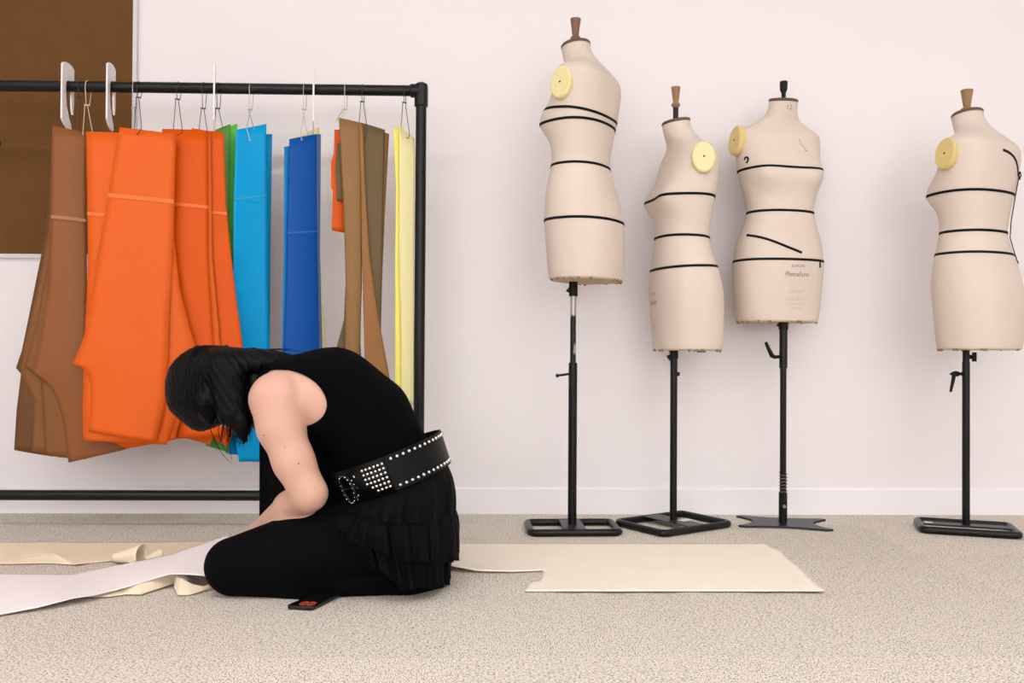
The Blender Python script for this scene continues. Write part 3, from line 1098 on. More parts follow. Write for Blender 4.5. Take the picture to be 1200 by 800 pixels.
# --- form 1: faces the rack, seen from behind its left shoulder
Y1 = 3.06
t1 = [('band', 0.552, 0.0, 0.014), ('band', 0.516), ('band', 0.377), ('band', 0.190)]
r1, zb, zt, s = mannequin('tall dress form with wooden knob and scratched bare steel pole section', 670.5, Y1, rad(-118 - 4), 328, 54.5, 'wood', 1, t1, MT['disc'], rad(84), 0.628)
R = loc_rot(r1, 0)
frame_base(r1, 0.160, 0.105, 0.0, 0.0, rad(2), 'plate')
yy = lambda py, Y=Y1: zpx(670, py, Y)
MB().cyl((0, 0, 0.015), (0, 0, yy(425)), 0.0150, n=24).build('outer_pole', MT['black'], r1)
MB().cyl((0, 0, yy(440)), (0, 0, yy(342)), 0.0100, n=24).build('inner_pole', MT['worn'], r1)
mb = MB().cyl((0, 0, yy(347)), (0, 0, zb + 0.002), 0.0150, n=24)
mb.add([R @ Vector(p) for p in [(-0.014, -0.006, yy(336)), (-0.014, 0.006, yy(336)), (-0.026, -0.004, yy(341)), (-0.026, 0.004, yy(341)), (-0.014, -0.006, yy(343)), (-0.014, 0.006, yy(343))]],
       [(0, 1, 3, 2), (2, 3, 5, 4), (0, 2, 4), (1, 5, 3), (0, 4, 5, 1)])
mb.build('top_collar', MT['blackmat'], r1)
mb = MB().cyl(R @ Vector((-0.012, 0, yy(438))), R @ Vector((-0.052, 0, yy(440))), 0.0042)
mb.lathe([(0.003, -0.002), (0.0065, 0.0), (0.0065, 0.007), (0.003, 0.009)], R @ Vector((-0.050, 0, yy(440))), R @ Vector((-1, 0, -0.05)), 14)
mb.build('locking_pin', MT['black'], r1)
text_on('12', rad(200), 0.755, 0.012, r1, MT['ink']).location = (0, 0, zb)
o = r1.children[-1]; o.scale = (s, s, s)

# --- form 2: side on, faces left
Y2 = 3.14
t2 = [('band', 0.525, 0.0), ('band', 0.388, 0.0, 0.003), ('band', 0.281, 0.0, -0.004)]
r2, zb, zt, s = mannequin('small dress form seen side on with knob raised on a black rod', 789, Y2, rad(-72 - 10), 408.5, 144, 'rod', 1, t2, MT['disc'], rad(86), 0.645)
R = loc_rot(r2, 0)
frame_base(r2, 0.172, 0.130, 0.0, 0.0, rad(33), 'plate')
Rb = loc_rot(r2, rad(33))
MB().box(Rb @ Vector((0.030, -0.03, 0.0245)), (0.05, 0.03, 0.001), Rb).build('paper_tag', MT['paper_tag'], r2, smooth=False)
yy = lambda py, Y=Y2: zpx(789, py, Y)
MB().cyl((0, 0, 0.015), (0, 0, yy(412)), 0.0125, n=24).build('pole', MT['black'], r2)
mb = MB().cyl((0, 0, yy(420)), (0, 0, zb + 0.002), 0.0150, n=24)
mb.add([R @ Vector(p) for p in [(-0.013, -0.006, yy(415)), (-0.013, 0.006, yy(415)), (-0.027, -0.004, yy(417)), (-0.027, 0.004, yy(417)), (-0.014, -0.006, yy(423)), (-0.014, 0.006, yy(423))]],
       [(0, 1, 3, 2), (2, 3, 5, 4), (0, 2, 4), (1, 5, 3), (0, 4, 5, 1)])
mb.build('top_collar', MT['blackmat'], r2)
MB().lathe([(0.006, 0), (0.008, 0.004), (0.006, 0.010)], R @ Vector((0.010, 0, yy(438))), R @ Vector((1, 0, 0)), 14).build('set_screw', MT['black'], r2)
ts = [('SLIMLINE', 0.188, 0.013, 'ink'), ('Plenaform', 0.155, 0.024, 'ink'), ('KENNETT', 0.098, 0.013, 'ink_lt'), ('&', 0.084, 0.011, 'ink_lt'), ('LINDSELL LTD', 0.070, 0.013, 'ink_lt'), ('ROMFORD ESSEX', 0.054, 0.009, 'ink_lt'), ('ENGLAND', 0.038, 0.009, 'ink_lt')]


def hem_text(root, zb, s, phi=0.0):
    for tx, z, sz, mm in ts:
        o = text_on(tx, phi, z, sz, root, MT[mm])
        o.location = (0, 0, zb)
        o.scale = (s, s, s)


hem_text(r2, zb, s)
br = MB().box((0.03, 0.09, -0.008), (0.035, 0.018, 0.010)).build('brass_fitting', MT['spring'], r2)
br.location = (0, 0, zb)

# --- form 3: front turned a little, X plate base
Y3 = 3.185
t3 = [('band', 0.545, 0.0, 0.0, -112, 52), ('band', 0.392), ('band', 0.216, 0.0, 0.0),
      ('path', [(-76 + i * 7.6, 0.306 - 0.066 * (i / 11) + 0.012 * math.sin(i / 11 * PI)) for i in range(12)]),
      ('path', [(40.5 - abs(i) * 0.2, 0.213 - i * 0.0075) for i in range(4)]),
      ('path', [(-74, 0.578), (-71, 0.586), (-67, 0.587), (-65, 0.580), (-67, 0.571), (-71, 0.565)], 0.007)]
r3, zb, zt, s = mannequin('front facing dress form with black knob and printed maker lettering', 917.5, Y3, rad(29 - 17), 375.5, 118.5, 'black', -1, t3, MT['disc_y'], rad(-86), 0.655)
R = loc_rot(r3, 0)
yy = lambda py, Y=Y3: zpx(917, py, Y)
# x plate
ol = []
hx, hy = 0.158, 0.105
for (x, y) in ((-hx, -hy), (hx, -hy), (hx, hy), (-hx, hy)):
    ol.append((x, y))
out = []


def arc_in(p, q, sag, n=9):
    p, q = Vector((p[0], p[1], 0)), Vector((q[0], q[1], 0))
    mid = (p + q) / 2
    inn = (-mid).normalized() * sag
    return [p.lerp(q, k / n) + inn * math.sin(PI * k / n) for k in range(n + 1)]


tips = [((-hx, -hy + 0.012), (-hx + 0.02, -hy)), ((hx - 0.02, -hy), (hx, -hy + 0.012)), ((hx, hy - 0.012), (hx - 0.02, hy)), ((-hx + 0.02, hy), (-hx, hy - 0.012))]
sg = [0.022, 0.055, 0.022, 0.055]
for k in range(4):
    p, q = tips[k][1], tips[(k + 1) % 4][0]
    out += arc_in(p, q, sg[k])
R4 = loc_rot(r3, rad(-13))
MB().prism([R4 @ (p + Vector((0, 0, 0.001))) for p in out], (0, 0, 0.007)).build('base_plate', MT['plate'], r3, smooth=False)
MB().cyl((0, 0, 0.008), (0, 0, yy(577)), 0.0148, n=24).build('lower_sleeve', MT['black'], r3)
MB().cyl((0, 0, yy(580)), (0, 0, yy(400)), 0.0112, n=24).build('pole', MT['black'], r3)
sp = MB()
z0, z1 = yy(578), yy(553)
sp.tube([Vector((0.0138 * math.cos(t), 0.0138 * math.sin(t), z0 + (z1 - z0) * t / (2 * PI * 6.5))) for t in np.linspace(0, 2 * PI * 6.5, 160)], 0.0016, 6)
sp.build('spring', MT['spring'], r3)
MB().cyl((0, 0, yy(431)), (0, 0, yy(385)), 0.0142, n=24).build('upper_sleeve', MT['black'], r3)
mb = MB().cyl((0, 0, yy(386)), (0, 0, zb + 0.002), 0.0165, n=24)
mb.lathe([(0.005, 0), (0.006, 0.006), (0.004, 0.009)], R @ Vector((-0.015, -0.004, yy(381))), R @ Vector((-1, 0, 0)), 12)
mb.build('top_collar', MT['blackmat'], r3)
bolt = R @ Vector((0.0, -0.0145, yy(592.5)))
mb = MB().lathe([(0.0065, 0), (0.0065, 0.0015), (0.005, 0.003), (0.002, 0.0032)], bolt, R @ Vector((0.0, -1, 0)), 18)
mb.build('bolt', MT['steel'], r3)
mb = MB()
hz = yy(418)
mb.cyl(R @ Vector((-0.013, 0, hz)), R @ Vector((-0.022, 0, hz)), 0.006)
mb.tube([R @ Vector(p) for p in [(-0.020, 0, hz), (-0.030, 0, hz - 0.001), (-0.042, -0.003, hz + 0.004), (-0.055, -0.006, hz + 0.028), (-0.066, -0.008, hz + 0.052)]], 0.0072, 12, taper=[0.7, 1, 1.15, 0.95, 0.75])
mb.build('clamp_lever', MT['blackmat'], r3)
hem_text(r3, zb, s, rad(4))
o = text_on('12', rad(-2), 0.764, 0.026, r3, MT['ink'])
o.location = (0, 0, zb); o.scale = (s, s, s)
# pencil scribble on the chest
scr = [(10, 0.655), (13, 0.645), (11, 0.640), (16, 0.628), (18, 0.618), (22, 0.612), (17, 0.612)]
o = ribbon([(rad(a), z) for a, z in scr], 0.0018, 0.0008, r3, MT['ink'], 'pencil_mark')
o.location = (0, 0, zb); o.scale = (s, s, s)

# --- form 4: seen from behind its left shoulder
Y4 = 3.07
t4 = [('band', 0.519), ('band', 0.389), ('band', 0.315),
      ('path', [(176 + i * 5.5, 0.652 - 0.0025 * i - 0.0011 * i * i) for i in range(8)])]
r4, zb, zt, s = mannequin('dress form with short wooden knob and loose black tape trailing down its back', 1132, Y4, rad(-124 - 27), 408, 135, 'short', 1, t4, MT['disc_y'], rad(84), 0.641)
R = loc_rot(r4, 0)
frame_base(r4, 0.160, 0.105, 0.0, -0.005, rad(-20), 'bar')
Rb = loc_rot(r4, rad(-20))
MB().box(Rb @ Vector((-0.118, 0.0, 0.0226)), (0.026, 0.022, 0.001), Rb).build('sticker', MT['paper_tag'], r4, smooth=False)
yy = lambda py, Y=Y4: zpx(1132, py, Y)
MB().cyl((0, 0, 0.015), (0, 0, yy(424)), 0.0125, n=24).build('outer_pole', MT['black'], r4)
MB().cyl((0.0, 0, yy(430)), (0, 0, zb + 0.002), 0.0112, n=24).build('inner_pole', MT['black'], r4)
mb = MB()
hz = yy(418)
mb.cyl(R @ Vector((0.010, 0, hz)), R @ Vector((0.018, 0, hz)), 0.0075)
mb.cyl(R @ Vector((0.017, 0, hz)), R @ Vector((0.024, 0, hz)), 0.0035)
mb.box(R @ Vector((0.029, 0, hz)), (0.013, 0.008, 0.032), R)
mb.build('wing_knob', MT['blackmat'], r4)
mb = MB()
hz = yy(438)
mb.cyl(R @ Vector((-0.011, 0, hz)), R @ Vector((-0.016, 0, hz)), 0.007)
mb.cyl(R @ Vector((-0.015, 0, hz)), R @ Vector((-0.024, 0, hz)), 0.0035)
mb.tube([R @ Vector(p) for p in [(-0.020, 0, hz), (-0.030, 0, hz), (-0.042, 0, hz + 0.001), (-0.056, 0, hz - 0.001)]], 0.0095, 12, taper=[0.5, 1, 0.9, 0.3])
mb.tube([R @ Vector(p) for p in [(-0.042, 0, hz), (-0.046, -0.002, hz - 0.02), (-0.056, -0.004, hz - 0.062)]], 0.0068, 12, taper=[1, 0.9, 0.6])
mb.build('clamp_lever', MT['blackmat'], r4)
o = text_on('12', rad(205), 0.760, 0.014, r4, MT['ink'])
o.location = (0, 0, zb); o.scale = (s, s, s)
# knot and trailing loose tape down the back
mb = MB()
base = torso_pt(rad(214), 0.585, 0.002)
kn = torso_pt(rad(214), 0.582, 0.004)
for dx in (-1, 1):
    mb.tube([kn + Vector((0.0, 0.001, 0.012 * dx)), kn + Vector((0.006 * dx, 0.003, 0.0)), kn + Vector((-0.004, 0.001, -0.014 * dx))], 0.002, 6)
knp = mb.build('tape_knot', MT['tape'], r4)
knp.location = (0, 0, zb); knp.scale = (s, s, s)
mb = MB()
ls = [torso_pt(rad(214), 0.582, 0.004), torso_pt(rad(214), 0.50, 0.006), torso_pt(rad(213), 0.43, 0.008), torso_pt(rad(210), 0.37, 0.006), torso_pt(rad(205), 0.31, 0.006), torso_pt(rad(201), 0.28, 0.008)]
mb.tube(ls, 0.0016, 6)
lt = mb.build('loose_tape', MT['tape'], r4)
lt.location = (0, 0, zb); lt.scale = (s, s, s)


# ================================================================== CLOTH AND PAPER ON THE FLOOR
def grid_mesh(rows, name, m, th, nz=None, parent=None, offz=0.0):
    """rows: list of equal length lists of Vectors"""
    V, F = [], []
    n = len(rows[0])
    for r in rows:
        V += r
    for i in range(len(rows) - 1):
        for k in range(n - 1):
            a = i * n + k
            F.append((a, a + 1, a + n + 1, a + n))
    return V, F


def cloth(name, V, F, m, th, label=None, cat=None, parent=None):
    o = mesh(name, V, F, m, parent)
    md = o.modifiers.new('solid', 'SOLIDIFY')
    md.thickness = th
    md.offset = 0
    if label: tag(o, label, cat)
    return o


def lerp_poly(pts, t):
    """point on polyline by equal-parameter"""
    n = len(pts) - 1
    x = min(max(t, 0), 1) * n
    i = min(int(x), n - 1)
    f = x - i
    a, b = pts[i], pts[i + 1]
    return tuple(a[j] + (b[j] - a[j]) * f for j in range(len(a)))


def edge_y(pts, x):
    for i in range(len(pts) - 1):
        if pts[i][0] <= x <= pts[i + 1][0]:
            t = (x - pts[i][0]) / (pts[i + 1][0] - pts[i][0])
            return pts[i][1] + (pts[i + 1][1] - pts[i][1]) * t
    return pts[0][1] if x < pts[0][0] else pts[-1][1]


# calico on the right
V, F = [], []
rowsL = []
for i in range(18):      # left tongue
    t = i / 17
    row = []
    for k in range(25):
        x = 500 + (637 - 500) * k / 24
        yb_ = 636.5
        yf_ = edge_y([(490, 656), (525, 662), (560, 668.5), (600, 669.5), (637, 668.12)], x)
        y = yb_ + (yf_ - yb_) * t
        lift = 0.003 + 0.013 * max(0, (t - 0.75) / 0.25) * math.exp(-((x - 522) / 30) ** 2) + 0.003 * max(0, (t - .85) / .15) + 0.0012 * math.sin(x * 0.05 + t * 4)
        tR = (y - 636.5) / 55.8
        wj = max(0.0, (x - 580) / 57) ** 2
        liftR = 0.003 + 0.0015 * math.sin(x * 0.03 + tR * 5) + 0.001 * math.sin(x * 0.11 - tR * 9)
        row.append(G(x, y, lift * (1 - wj) + liftR * wj))
    rowsL.append(row)
v1, f1 = grid_mesh(rowsL, '', None, 0)
V += v1
F += f1
rowsR = []
lefts = [(637, 636.5), (637, 668.12), (634, 676), (631, 681), (619, 683), (617, 688), (615, 692)]
rights = [(897, 637), (904, 642), (914, 645), (922, 654), (935, 664), (950, 679), (967, 692.5)]
for i in range(31):
    t = i / 30
    y = 636.5 + 55.8 * t
    xl = edge_y([(p[1], p[0]) for p in lefts], y)
    xr = edge_y([(p[1], p[0]) for p in rights], y) + 0.8 * math.sin(i * 2.3)
    row = []
    for k in range(61):
        x = xl + (xr - xl) * k / 60
        lift = 0.003 + 0.0015 * math.sin(x * 0.03 + t * 5) + 0.001 * math.sin(x * 0.11 - t * 9)
        if t > 0.95: lift += 0.003
        row.append(G(x, y, lift))
    rowsR.append(row)
v2, f2 = grid_mesh(rowsR, '', None, 0)
n0 = len(V)
V += v2
F += [tuple(i + n0 for i in f) for f in f2]
cq = cloth('calico_cloth', V, F, MT['calico_lt'], 0.0022, 'large flat cream calico cloth with a frayed end lying before the dress forms', 'cloth')

bm = bmesh.new()
bm.from_mesh(cq.data)
bmesh.ops.remove_doubles(bm, verts=bm.verts, dist=0.0006)
bmesh.ops.recalc_face_normals(bm, faces=bm.faces)
for f_ in bm.faces: f_.smooth = True
bm.to_mesh(cq.data)
bm.free()

# calico on the left, with turned edge and curl
rows = []
back = [(-60, 635), (100, 635.5), (200, 635), (262, 634)]
front = [(-60, 663), (0, 659.5), (40, 651), (62, 648), (74, 654), (88, 661), (115, 658.5), (140, 655.5), (165, 662), (190, 658), (225, 648), (262, 645)]
for i in range(21):
    t = i / 20
    row = []
    for k in range(81):
        x = -60 + 322 * k / 80
        y0, y1 = edge_y(back, x), edge_y(front, x)
        y = y0 + (y1 - y0) * t
        fold = math.exp(-((x - 58) / 26) ** 2)
        lift = 0.004 + 0.012 * t * t * fold + 0.010 * t ** 3 * math.exp(-((x - 150) / 14) ** 2) + 0.0015 * math.sin(x * 0.07 + 3 * t)
        row.append(G(x, y, lift))
    rows.append(row)
V, F = grid_mesh(rows, '', None, 0)
# turned-under flap below the fold
rows = []
for i in range(9):
    t = i / 8
    row = []
    for k in range(25):
        x = -60 + 148 * k / 24
        y0 = edge_y(front, x)
        y1 = edge_y([(-60, 668), (0, 660.5), (30, 660), (60, 659.5), (88, 661.5)], x)
        y = y0 + (y1 - y0) * t
        row.append(G(x, y, max(0.003, 0.004 + 0.012 * math.exp(-((x - 58) / 26) ** 2) * (1 - t) ** 1.3)))
    rows.append(row)
v2, f2 = grid_mesh(rows, '', None, 0)
n0 = len(V)
V += v2
F += [tuple(i + n0 for i in f) for f in f2]
cal = cloth('calico_cloth', V, F, MT['calico'], 0.002, 'cream calico cloth with curled edge beyond the white paper', 'cloth')


def curl(parent, px0, py0, px1, py1, z, r0, r1, turns, a0, m, name='curled_strip', th=0.0016):
    """a rolled flap whose roll axis runs between two ground pixels"""
    A, B = G(px0, py0, z), G(px1, py1, z)
    ax = (B - A).normalized()
    nx = Vector((0, 0, 1))
    ny = ax.cross(nx).normalized()
    rows = []
    for i in range(28):
        t = i / 27
        th_ = a0 + turns * 2 * PI * t
        row = []
        for k in range(9):
            q = k / 8
            r = (r0 + (r1 - r0) * q) * (1 - 0.35 * t)
            c = A.lerp(B, q)
            row.append(c + ny * (r * math.cos(th_)) + nx * (r * math.sin(th_) + (r0 + (r1 - r0) * q)))
        rows.append(row)
    V, F = grid_mesh(rows, '', None, 0)
    return cloth(name, V, F, m, th, parent=parent)


curl(cal, 133, 658, 167, 661, 0.004, 0.012, 0.031, 0.9, -0.5 * PI, MT['calico'])
curl(cal, 170, 661, 188, 658, 0.004, 0.010, 0.022, 0.75, -0.55 * PI, MT['calico'])

# white pattern paper, lifted where it meets the knees
rows = []
backp = [(-70, 671.5), (0, 672), (85, 673), (112, 667), (140, 662), (200, 650), (245, 634), (269, 626)]
frontp = [(-70, 735), (0, 720), (45, 711.5), (85, 701), (115, 696.5), (150, 687.5), (180, 678), (200, 672.5), (222, 673), (243, 675)]


def lift_b(x): return 0.006 + 0.085 * max(0.0, (x - 120) / 150) ** 1.5


def lift_f(x): return 0.006 + 0.012 * math.exp(-((x - 90) / 50) ** 2) + 0.036 * max(0.0, min(1, (x - 120) / 80)) ** 1.2


for i in range(25):
    t = i / 24
    row = []
    for k in range(91):
        q = k / 90
        xb = -70 + (269 + 70) * q
        xf = -70 + (243 + 70) * q
        pb = G(xb, edge_y(backp, xb), lift_b(xb))
        pf = G(xf, edge_y(frontp, xf), lift_f(xf))
        p = pb.lerp(pf, t)
        p.z += 0.004 * math.sin(PI * t) * math.sin(xb * 0.045) + 0.003 * math.sin(t * PI)
        p.z = max(p.z, 0.004)
        row.append(p)
    rows.append(row)
V, F = grid_mesh(rows, '', None, 0)
cloth('pattern_paper', V, F, MT['paper'], 0.0012, 'long white pattern paper running from under the knees of the person', 'paper')


# creased cream cloth strip below the paper
def strip(pix, m, name, label, cat, th=0.0018, sub=6):
    """pix: list of ((x,y,z),(x,y,z)) cross lines"""
    rows = []
    for i in range(len(pix) - 1):
        for s_ in range(sub):
            t = s_ / sub
            ts_ = t * t * (3 - 2 * t) * 0.5 + t * 0.5
            row = []
            for k in range(9):
                q = k / 8
                a = [pix[i][0][j] + (pix[i + 1][0][j] - pix[i][0][j]) * ts_ for j in range(3)]
                b_ = [pix[i][1][j] + (pix[i + 1][1][j] - pix[i][1][j]) * ts_ for j in range(3)]
                c_ = [a[j] + (b_[j] - a[j]) * q for j in range(3)]
                row.append(G(*c_))
            rows.append(row)
    V, F = grid_mesh(rows, '', None, 0)
    return cloth(name, V, F, m, th, label, cat)


strip([((95, 694, .006), (100, 699, .004)), ((120, 690, .014), (126, 699, .004)), ((143, 690, .010), (148, 696, .004)), ((160, 685, .022), (165, 696.5, .004)), ((178, 679, .028), (182, 691, .004)), ((197, 672, .032), (206, 683, .006)), ((215, 672, .028), (226, 678, .010))],
      MT['calico'], 'cloth_strip', 'crumpled cream calico strip tucked under the white paper', 'cloth')
strip([((206, 675, .030), (204, 688, .006)), ((214, 678, .032), (208, 697, .003)), ((226, 684, .020), (222, 697, .003)), ((238, 687, .014), (236, 693, .004)), ((252, 682, .018), (250, 688, .006)), ((262, 680, .020), (262, 686, .008))],
      MT['calico'], 'cloth_strip', 'looped cream calico strip end beside the knee', 'cloth')

# phone
pf0, pf1, pf2 = G(335.5, 714, 0), G(366.5, 716, 0), G(395, 703, 0)
ex = (pf1 - pf0).normalized()
ey = (pf2 - pf1)
ey = (ey - ex * ey.dot(ex) * 0.25).normalized()
pw, plen = (pf1 - pf0).length, 0.128
ph = empty('phone', (pf0 + pf1) / 2, 'black phone with a red mark lying against the shin of the person', 'phone')
pts = []
for p in rrect(pw / 2, plen / 2, 0.008):
    pts.append(pf0 + ex * (p.x + pw / 2) + ey * (p.y + plen / 2) + Vector((0, 0, 0.0008)))
MB().prism(pts, (0, 0, 0.0095)).build('phone_case', MT['phone'], ph, smooth=False, local=False, bevel=0.0022)
mk = MB()
for kx in (-0.0085, 0.0085):
    cc = pf0 + ex * (pw * 0.62 + kx) + ey * 0.022 + Vector((0, 0, 0.0108))
    mk.tube([cc + ex * (0.0095 * math.cos(a)) + ey * (0.013 * math.sin(a)) for a in np.linspace(0, 2 * PI, 24, endpoint=False)], 0.0016, 6, closed=True)
    mk.tube([cc - ex * 0.007 - ey * 0.009, cc + ex * 0.007 + ey * 0.009], 0.0013, 6)
    mk.tube([cc - ex * 0.007 + ey * 0.009, cc + ex * 0.007 - ey * 0.009], 0.0013, 6)
mk.build('red_mark', MT['red'], ph, local=False)

# ================================================================== PERSON
# a kneeling figure, face down over the lap, facing -X; signed distance field meshed with surface nets
YC = 2.38
HG = 0.0048


def pw_(px, py, Y):
    v = P(px, py, Y)
    return np.array([v.x, v.y, v.z])


lo = np.array([P(188, 500, YC).x, 2.06, -0.012])
hi = np.array([P(552, 500, YC).x, 2.72, 0.70])
NX, NY, NZ = [int(math.ceil((hi[k] - lo[k]) / HG)) + 1 for k in range(3)]
gx = (lo[0] + HG * np.arange(NX))[:, None, None].astype(np.float32)
gy = (lo[1] + HG * np.arange(NY))[None, :, None].astype(np.float32)
gz = (lo[2] + HG * np.arange(NZ))[None, None, :].astype(np.float32)


def caps(a, b, ra, rb, ysc=1.0, yc=YC):
    """tapered capsule; ysc<1 widens it sideways about yc"""
    a, b = np.array(a, float), np.array(b, float)
    a2, b2 = a.copy(), b.copy()
    a2[1] = (a[1] - yc) * ysc
    b2[1] = (b[1] - yc) * ysc
    Y_ = (gy - yc) * ysc
    d = b2 - a2
    L2 = max(d.dot(d), 1e-9)
    h = np.clip(((gx - a2[0]) * d[0] + (Y_ - a2[1]) * d[1] + (gz - a2[2]) * d[2]) / L2, 0, 1)
    q = np.sqrt((gx - a2[0] - h * d[0]) ** 2 + (Y_ - a2[1] - h * d[1]) ** 2 + (gz - a2[2] - h * d[2]) ** 2)
    return (q - (ra + (rb - ra) * h)).astype(np.float32)


def ell(c, r, ux=None, uz=None):
    """ellipsoid, semi axes r along ux, y, uz (ux, uz unit vectors in the xz plane)"""
    ux = np.array([1, 0, 0.]) if ux is None else ux
    uz = np.array([0, 0, 1.]) if uz is None else uz
    X, Y_, Z = gx - c[0], gy - c[1], gz - c[2]
    a = (X * ux[0] + Z * ux[2]) / r[0]
    b_ = Y_ / r[1]
    c_ = (X * uz[0] + Z * uz[2]) / r[2]
    k = np.sqrt(a * a + b_ * b_ + c_ * c_) + 1e-6
    k1 = np.sqrt((a / r[0]) ** 2 + (b_ / r[1]) ** 2 + (c_ / r[2]) ** 2) + 1e-6
    return (k * (k - 1) / k1).astype(np.float32)


def smin(a, b, k):
    h = np.clip(0.5 + 0.5 * (b - a) / k, 0, 1)
    return b + (a - b) * h - k * h * (1 - h)


def smax(a, b, k):
    return -smin(-a, -b, k)


def nets(Fd):
    """naive surface nets -> verts, quads"""
    ins = Fd < 0
    nx, ny, nz = Fd.shape
    c = [ins[i:nx - 1 + i, j:ny - 1 + j, k:nz - 1 + k] for i in (0, 1) for j in (0, 1) for k in (0, 1)]
    sm = sum(x.astype(np.int8) for x in c)
    act = (sm > 0) & (sm < 8)
    idx = np.argwhere(act)
    vid = -np.ones(act.shape, np.int64)
    vid[act] = np.arange(len(idx))
    corners = [(i, j, k) for i in (0, 1) for j in (0, 1) for k in (0, 1)]
    val = np.stack([Fd[idx[:, 0] + i, idx[:, 1] + j, idx[:, 2] + k] for i, j, k in corners], 1).astype(np.float64)
    acc = np.zeros((len(idx), 3))
    cnt = np.zeros(len(idx))
    C = np.array(corners, float)
    for a in range(8):
        for b_ in range(a + 1, 8):
            if np.abs(C[a] - C[b_]).sum() != 1: continue
            va, vb = val[:, a], val[:, b_]
            m_ = (va < 0) != (vb < 0)
            t = np.where(m_, va / np.where(m_, va - vb, 1), 0)
            p = C[a] + t[:, None] * (C[b_] - C[a])
            acc += p * m_[:, None]
            cnt += m_
    V = (idx + acc / cnt[:, None]) * HG + lo
    quads = []
    for ax in range(3):
        sl0 = [slice(None)] * 3
        sl1 = [slice(None)] * 3
        sl0[ax] = slice(0, -1)
        sl1[ax] = slice(1, None)
        ch = ins[tuple(sl0)] != ins[tuple(sl1)]
        e = np.argwhere(ch)
        o1, o2 = [q for q in range(3) if q != ax]
        ok = (e[:, o1] > 0) & (e[:, o2] > 0) & (e[:, o1] < Fd.shape[o1] - 1) & (e[:, o2] < Fd.shape[o2] - 1)
        e = e[ok]
        fl = ins[tuple(sl0)][e[:, 0], e[:, 1], e[:, 2]]
        q = []
        for d1, d2 in ((-1, -1), (0, -1), (0, 0), (-1, 0)):
            ee = e.copy()
            ee[:, o1] += d1
            ee[:, o2] += d2
            q.append(vid[ee[:, 0], ee[:, 1], ee[:, 2]])
        q = np.stack(q, 1)
        flip = fl if ax != 1 else ~fl
        q[~flip] = q[~flip][:, ::-1]
        quads.append(q)
    Q = np.concatenate(quads)
    Q = Q[(Q >= 0).all(1)]
    return V, Q


def sdf_mesh(name, Fd, m, parent, smooth_it=2):
    V, Q = nets(Fd)
    me = bpy.data.meshes.new(name)
    if parent is not None:
        V = V - np.array(parent.location)
    me.vertices.add(len(V))
    me.vertices.foreach_set('co', V.astype(np.float32).ravel())
    me.loops.add(len(Q) * 4)
    me.loops.foreach_set('vertex_index', Q.astype(np.int32).ravel())
    me.polygons.add(len(Q))
    me.polygons.foreach_set('loop_start', (np.arange(len(Q)) * 4).astype(np.int32))
    me.update(calc_edges=True)
    me.validate()
    me.polygons.foreach_set('use_smooth', [True] * len(me.polygons))
    me.materials.append(m)
    o = bpy.data.objects.new(name, me)
    link(o, parent)
    if smooth_it:
        md = o.modifiers.new('smooth', 'SMOOTH')
        md.factor = 0.5
        md.iterations = smooth_it
    return o


def mir(p):
    q = np.array(p, float)
    q[1] = 2 * YC - q[1]
    return q


def both(fn, pts):
    return np.minimum(fn(*[p for p in pts]), fn(*[mir(p) for p in pts]))


# ---- torso
sp_pel = pw_(474, 596, YC)
sp_wai = pw_(455, 543, YC)
sp_mid = pw_(428, 492, YC)
sp_ch = pw_(389, 463, YC)
sp_up = pw_(348, 460, YC)
sp_nk = pw_(318, 447, YC)
tor = caps(sp_pel, sp_wai, 0.106, 0.102, 0.74)
tor = smin(tor, caps(sp_wai, sp_mid, 0.104, 0.106, 0.74), 0.05)
tor = smin(tor, caps(sp_mid, sp_ch, 0.106, 0.109, 0.72), 0.05)
tor = smin(tor, caps(sp_ch, sp_up, 0.109, 0.092, 0.66), 0.05)
neck = caps(sp_up, pw_(300, 449, YC), 0.060, 0.050)
neck = smin(neck, caps(pw_(306, 448, YC), pw_(282, 452, YC), 0.050, 0.052), 0.02)
tor = smin(tor, neck, 0.04)
# shoulder girdle and latissimus
sh = pw_(328, 466, 2.235)
for q in (lambda p: p, mir):
    tor = smin(tor, caps(q(pw_(352, 458, 2.29)), q(pw_(334, 460, 2.26)), 0.066, 0.060), 0.04)
    tor = smin(tor, caps(q(pw_(360, 468, 2.255)), q(pw_(376, 482, 2.275)), 0.050, 0.054), 0.03)
    tor = smin(tor, caps(q(pw_(470, 612, 2.30)), q(pw_(484, 612, 2.31)), 0.094, 0.094), 0.04)
# ---- legs
leg = None
for q in (lambda p: p, mir):
    hipj, kne = q(pw_(466, 622, 2.288)), q(pw_(272.5, 662, 2.262))
    mid = q(pw_(362, 641, 2.272))
    l = caps(hipj, mid, 0.092, 0.087)
    l = smin(l, caps(mid, kne, 0.088, 0.062), 0.03)
    if kne[1] > YC:
        kne = kne + np.array([0.085, 0, -0.010])
        mid = mid + np.array([0.04, 0, -0.012])
        l = smin(caps(hipj, mid, 0.092, 0.080), caps(mid, kne, 0.080, 0.062), 0.03)
    ank = q(pw_(478, 684, 2.29))
    calf = q(pw_(350, 677, 2.262))
    l = smin(l, caps(kne + np.array([0.012, 0, -0.010]), calf, 0.056, 0.052), 0.02)
    l = smin(l, caps(calf, ank, 0.052, 0.036), 0.02)
    toe = q(pw_(508, 688, 2.33))
    l = smin(l, caps(ank, toe, 0.036, 0.022), 0.02)
    leg = l if leg is None else np.minimum(leg, l)
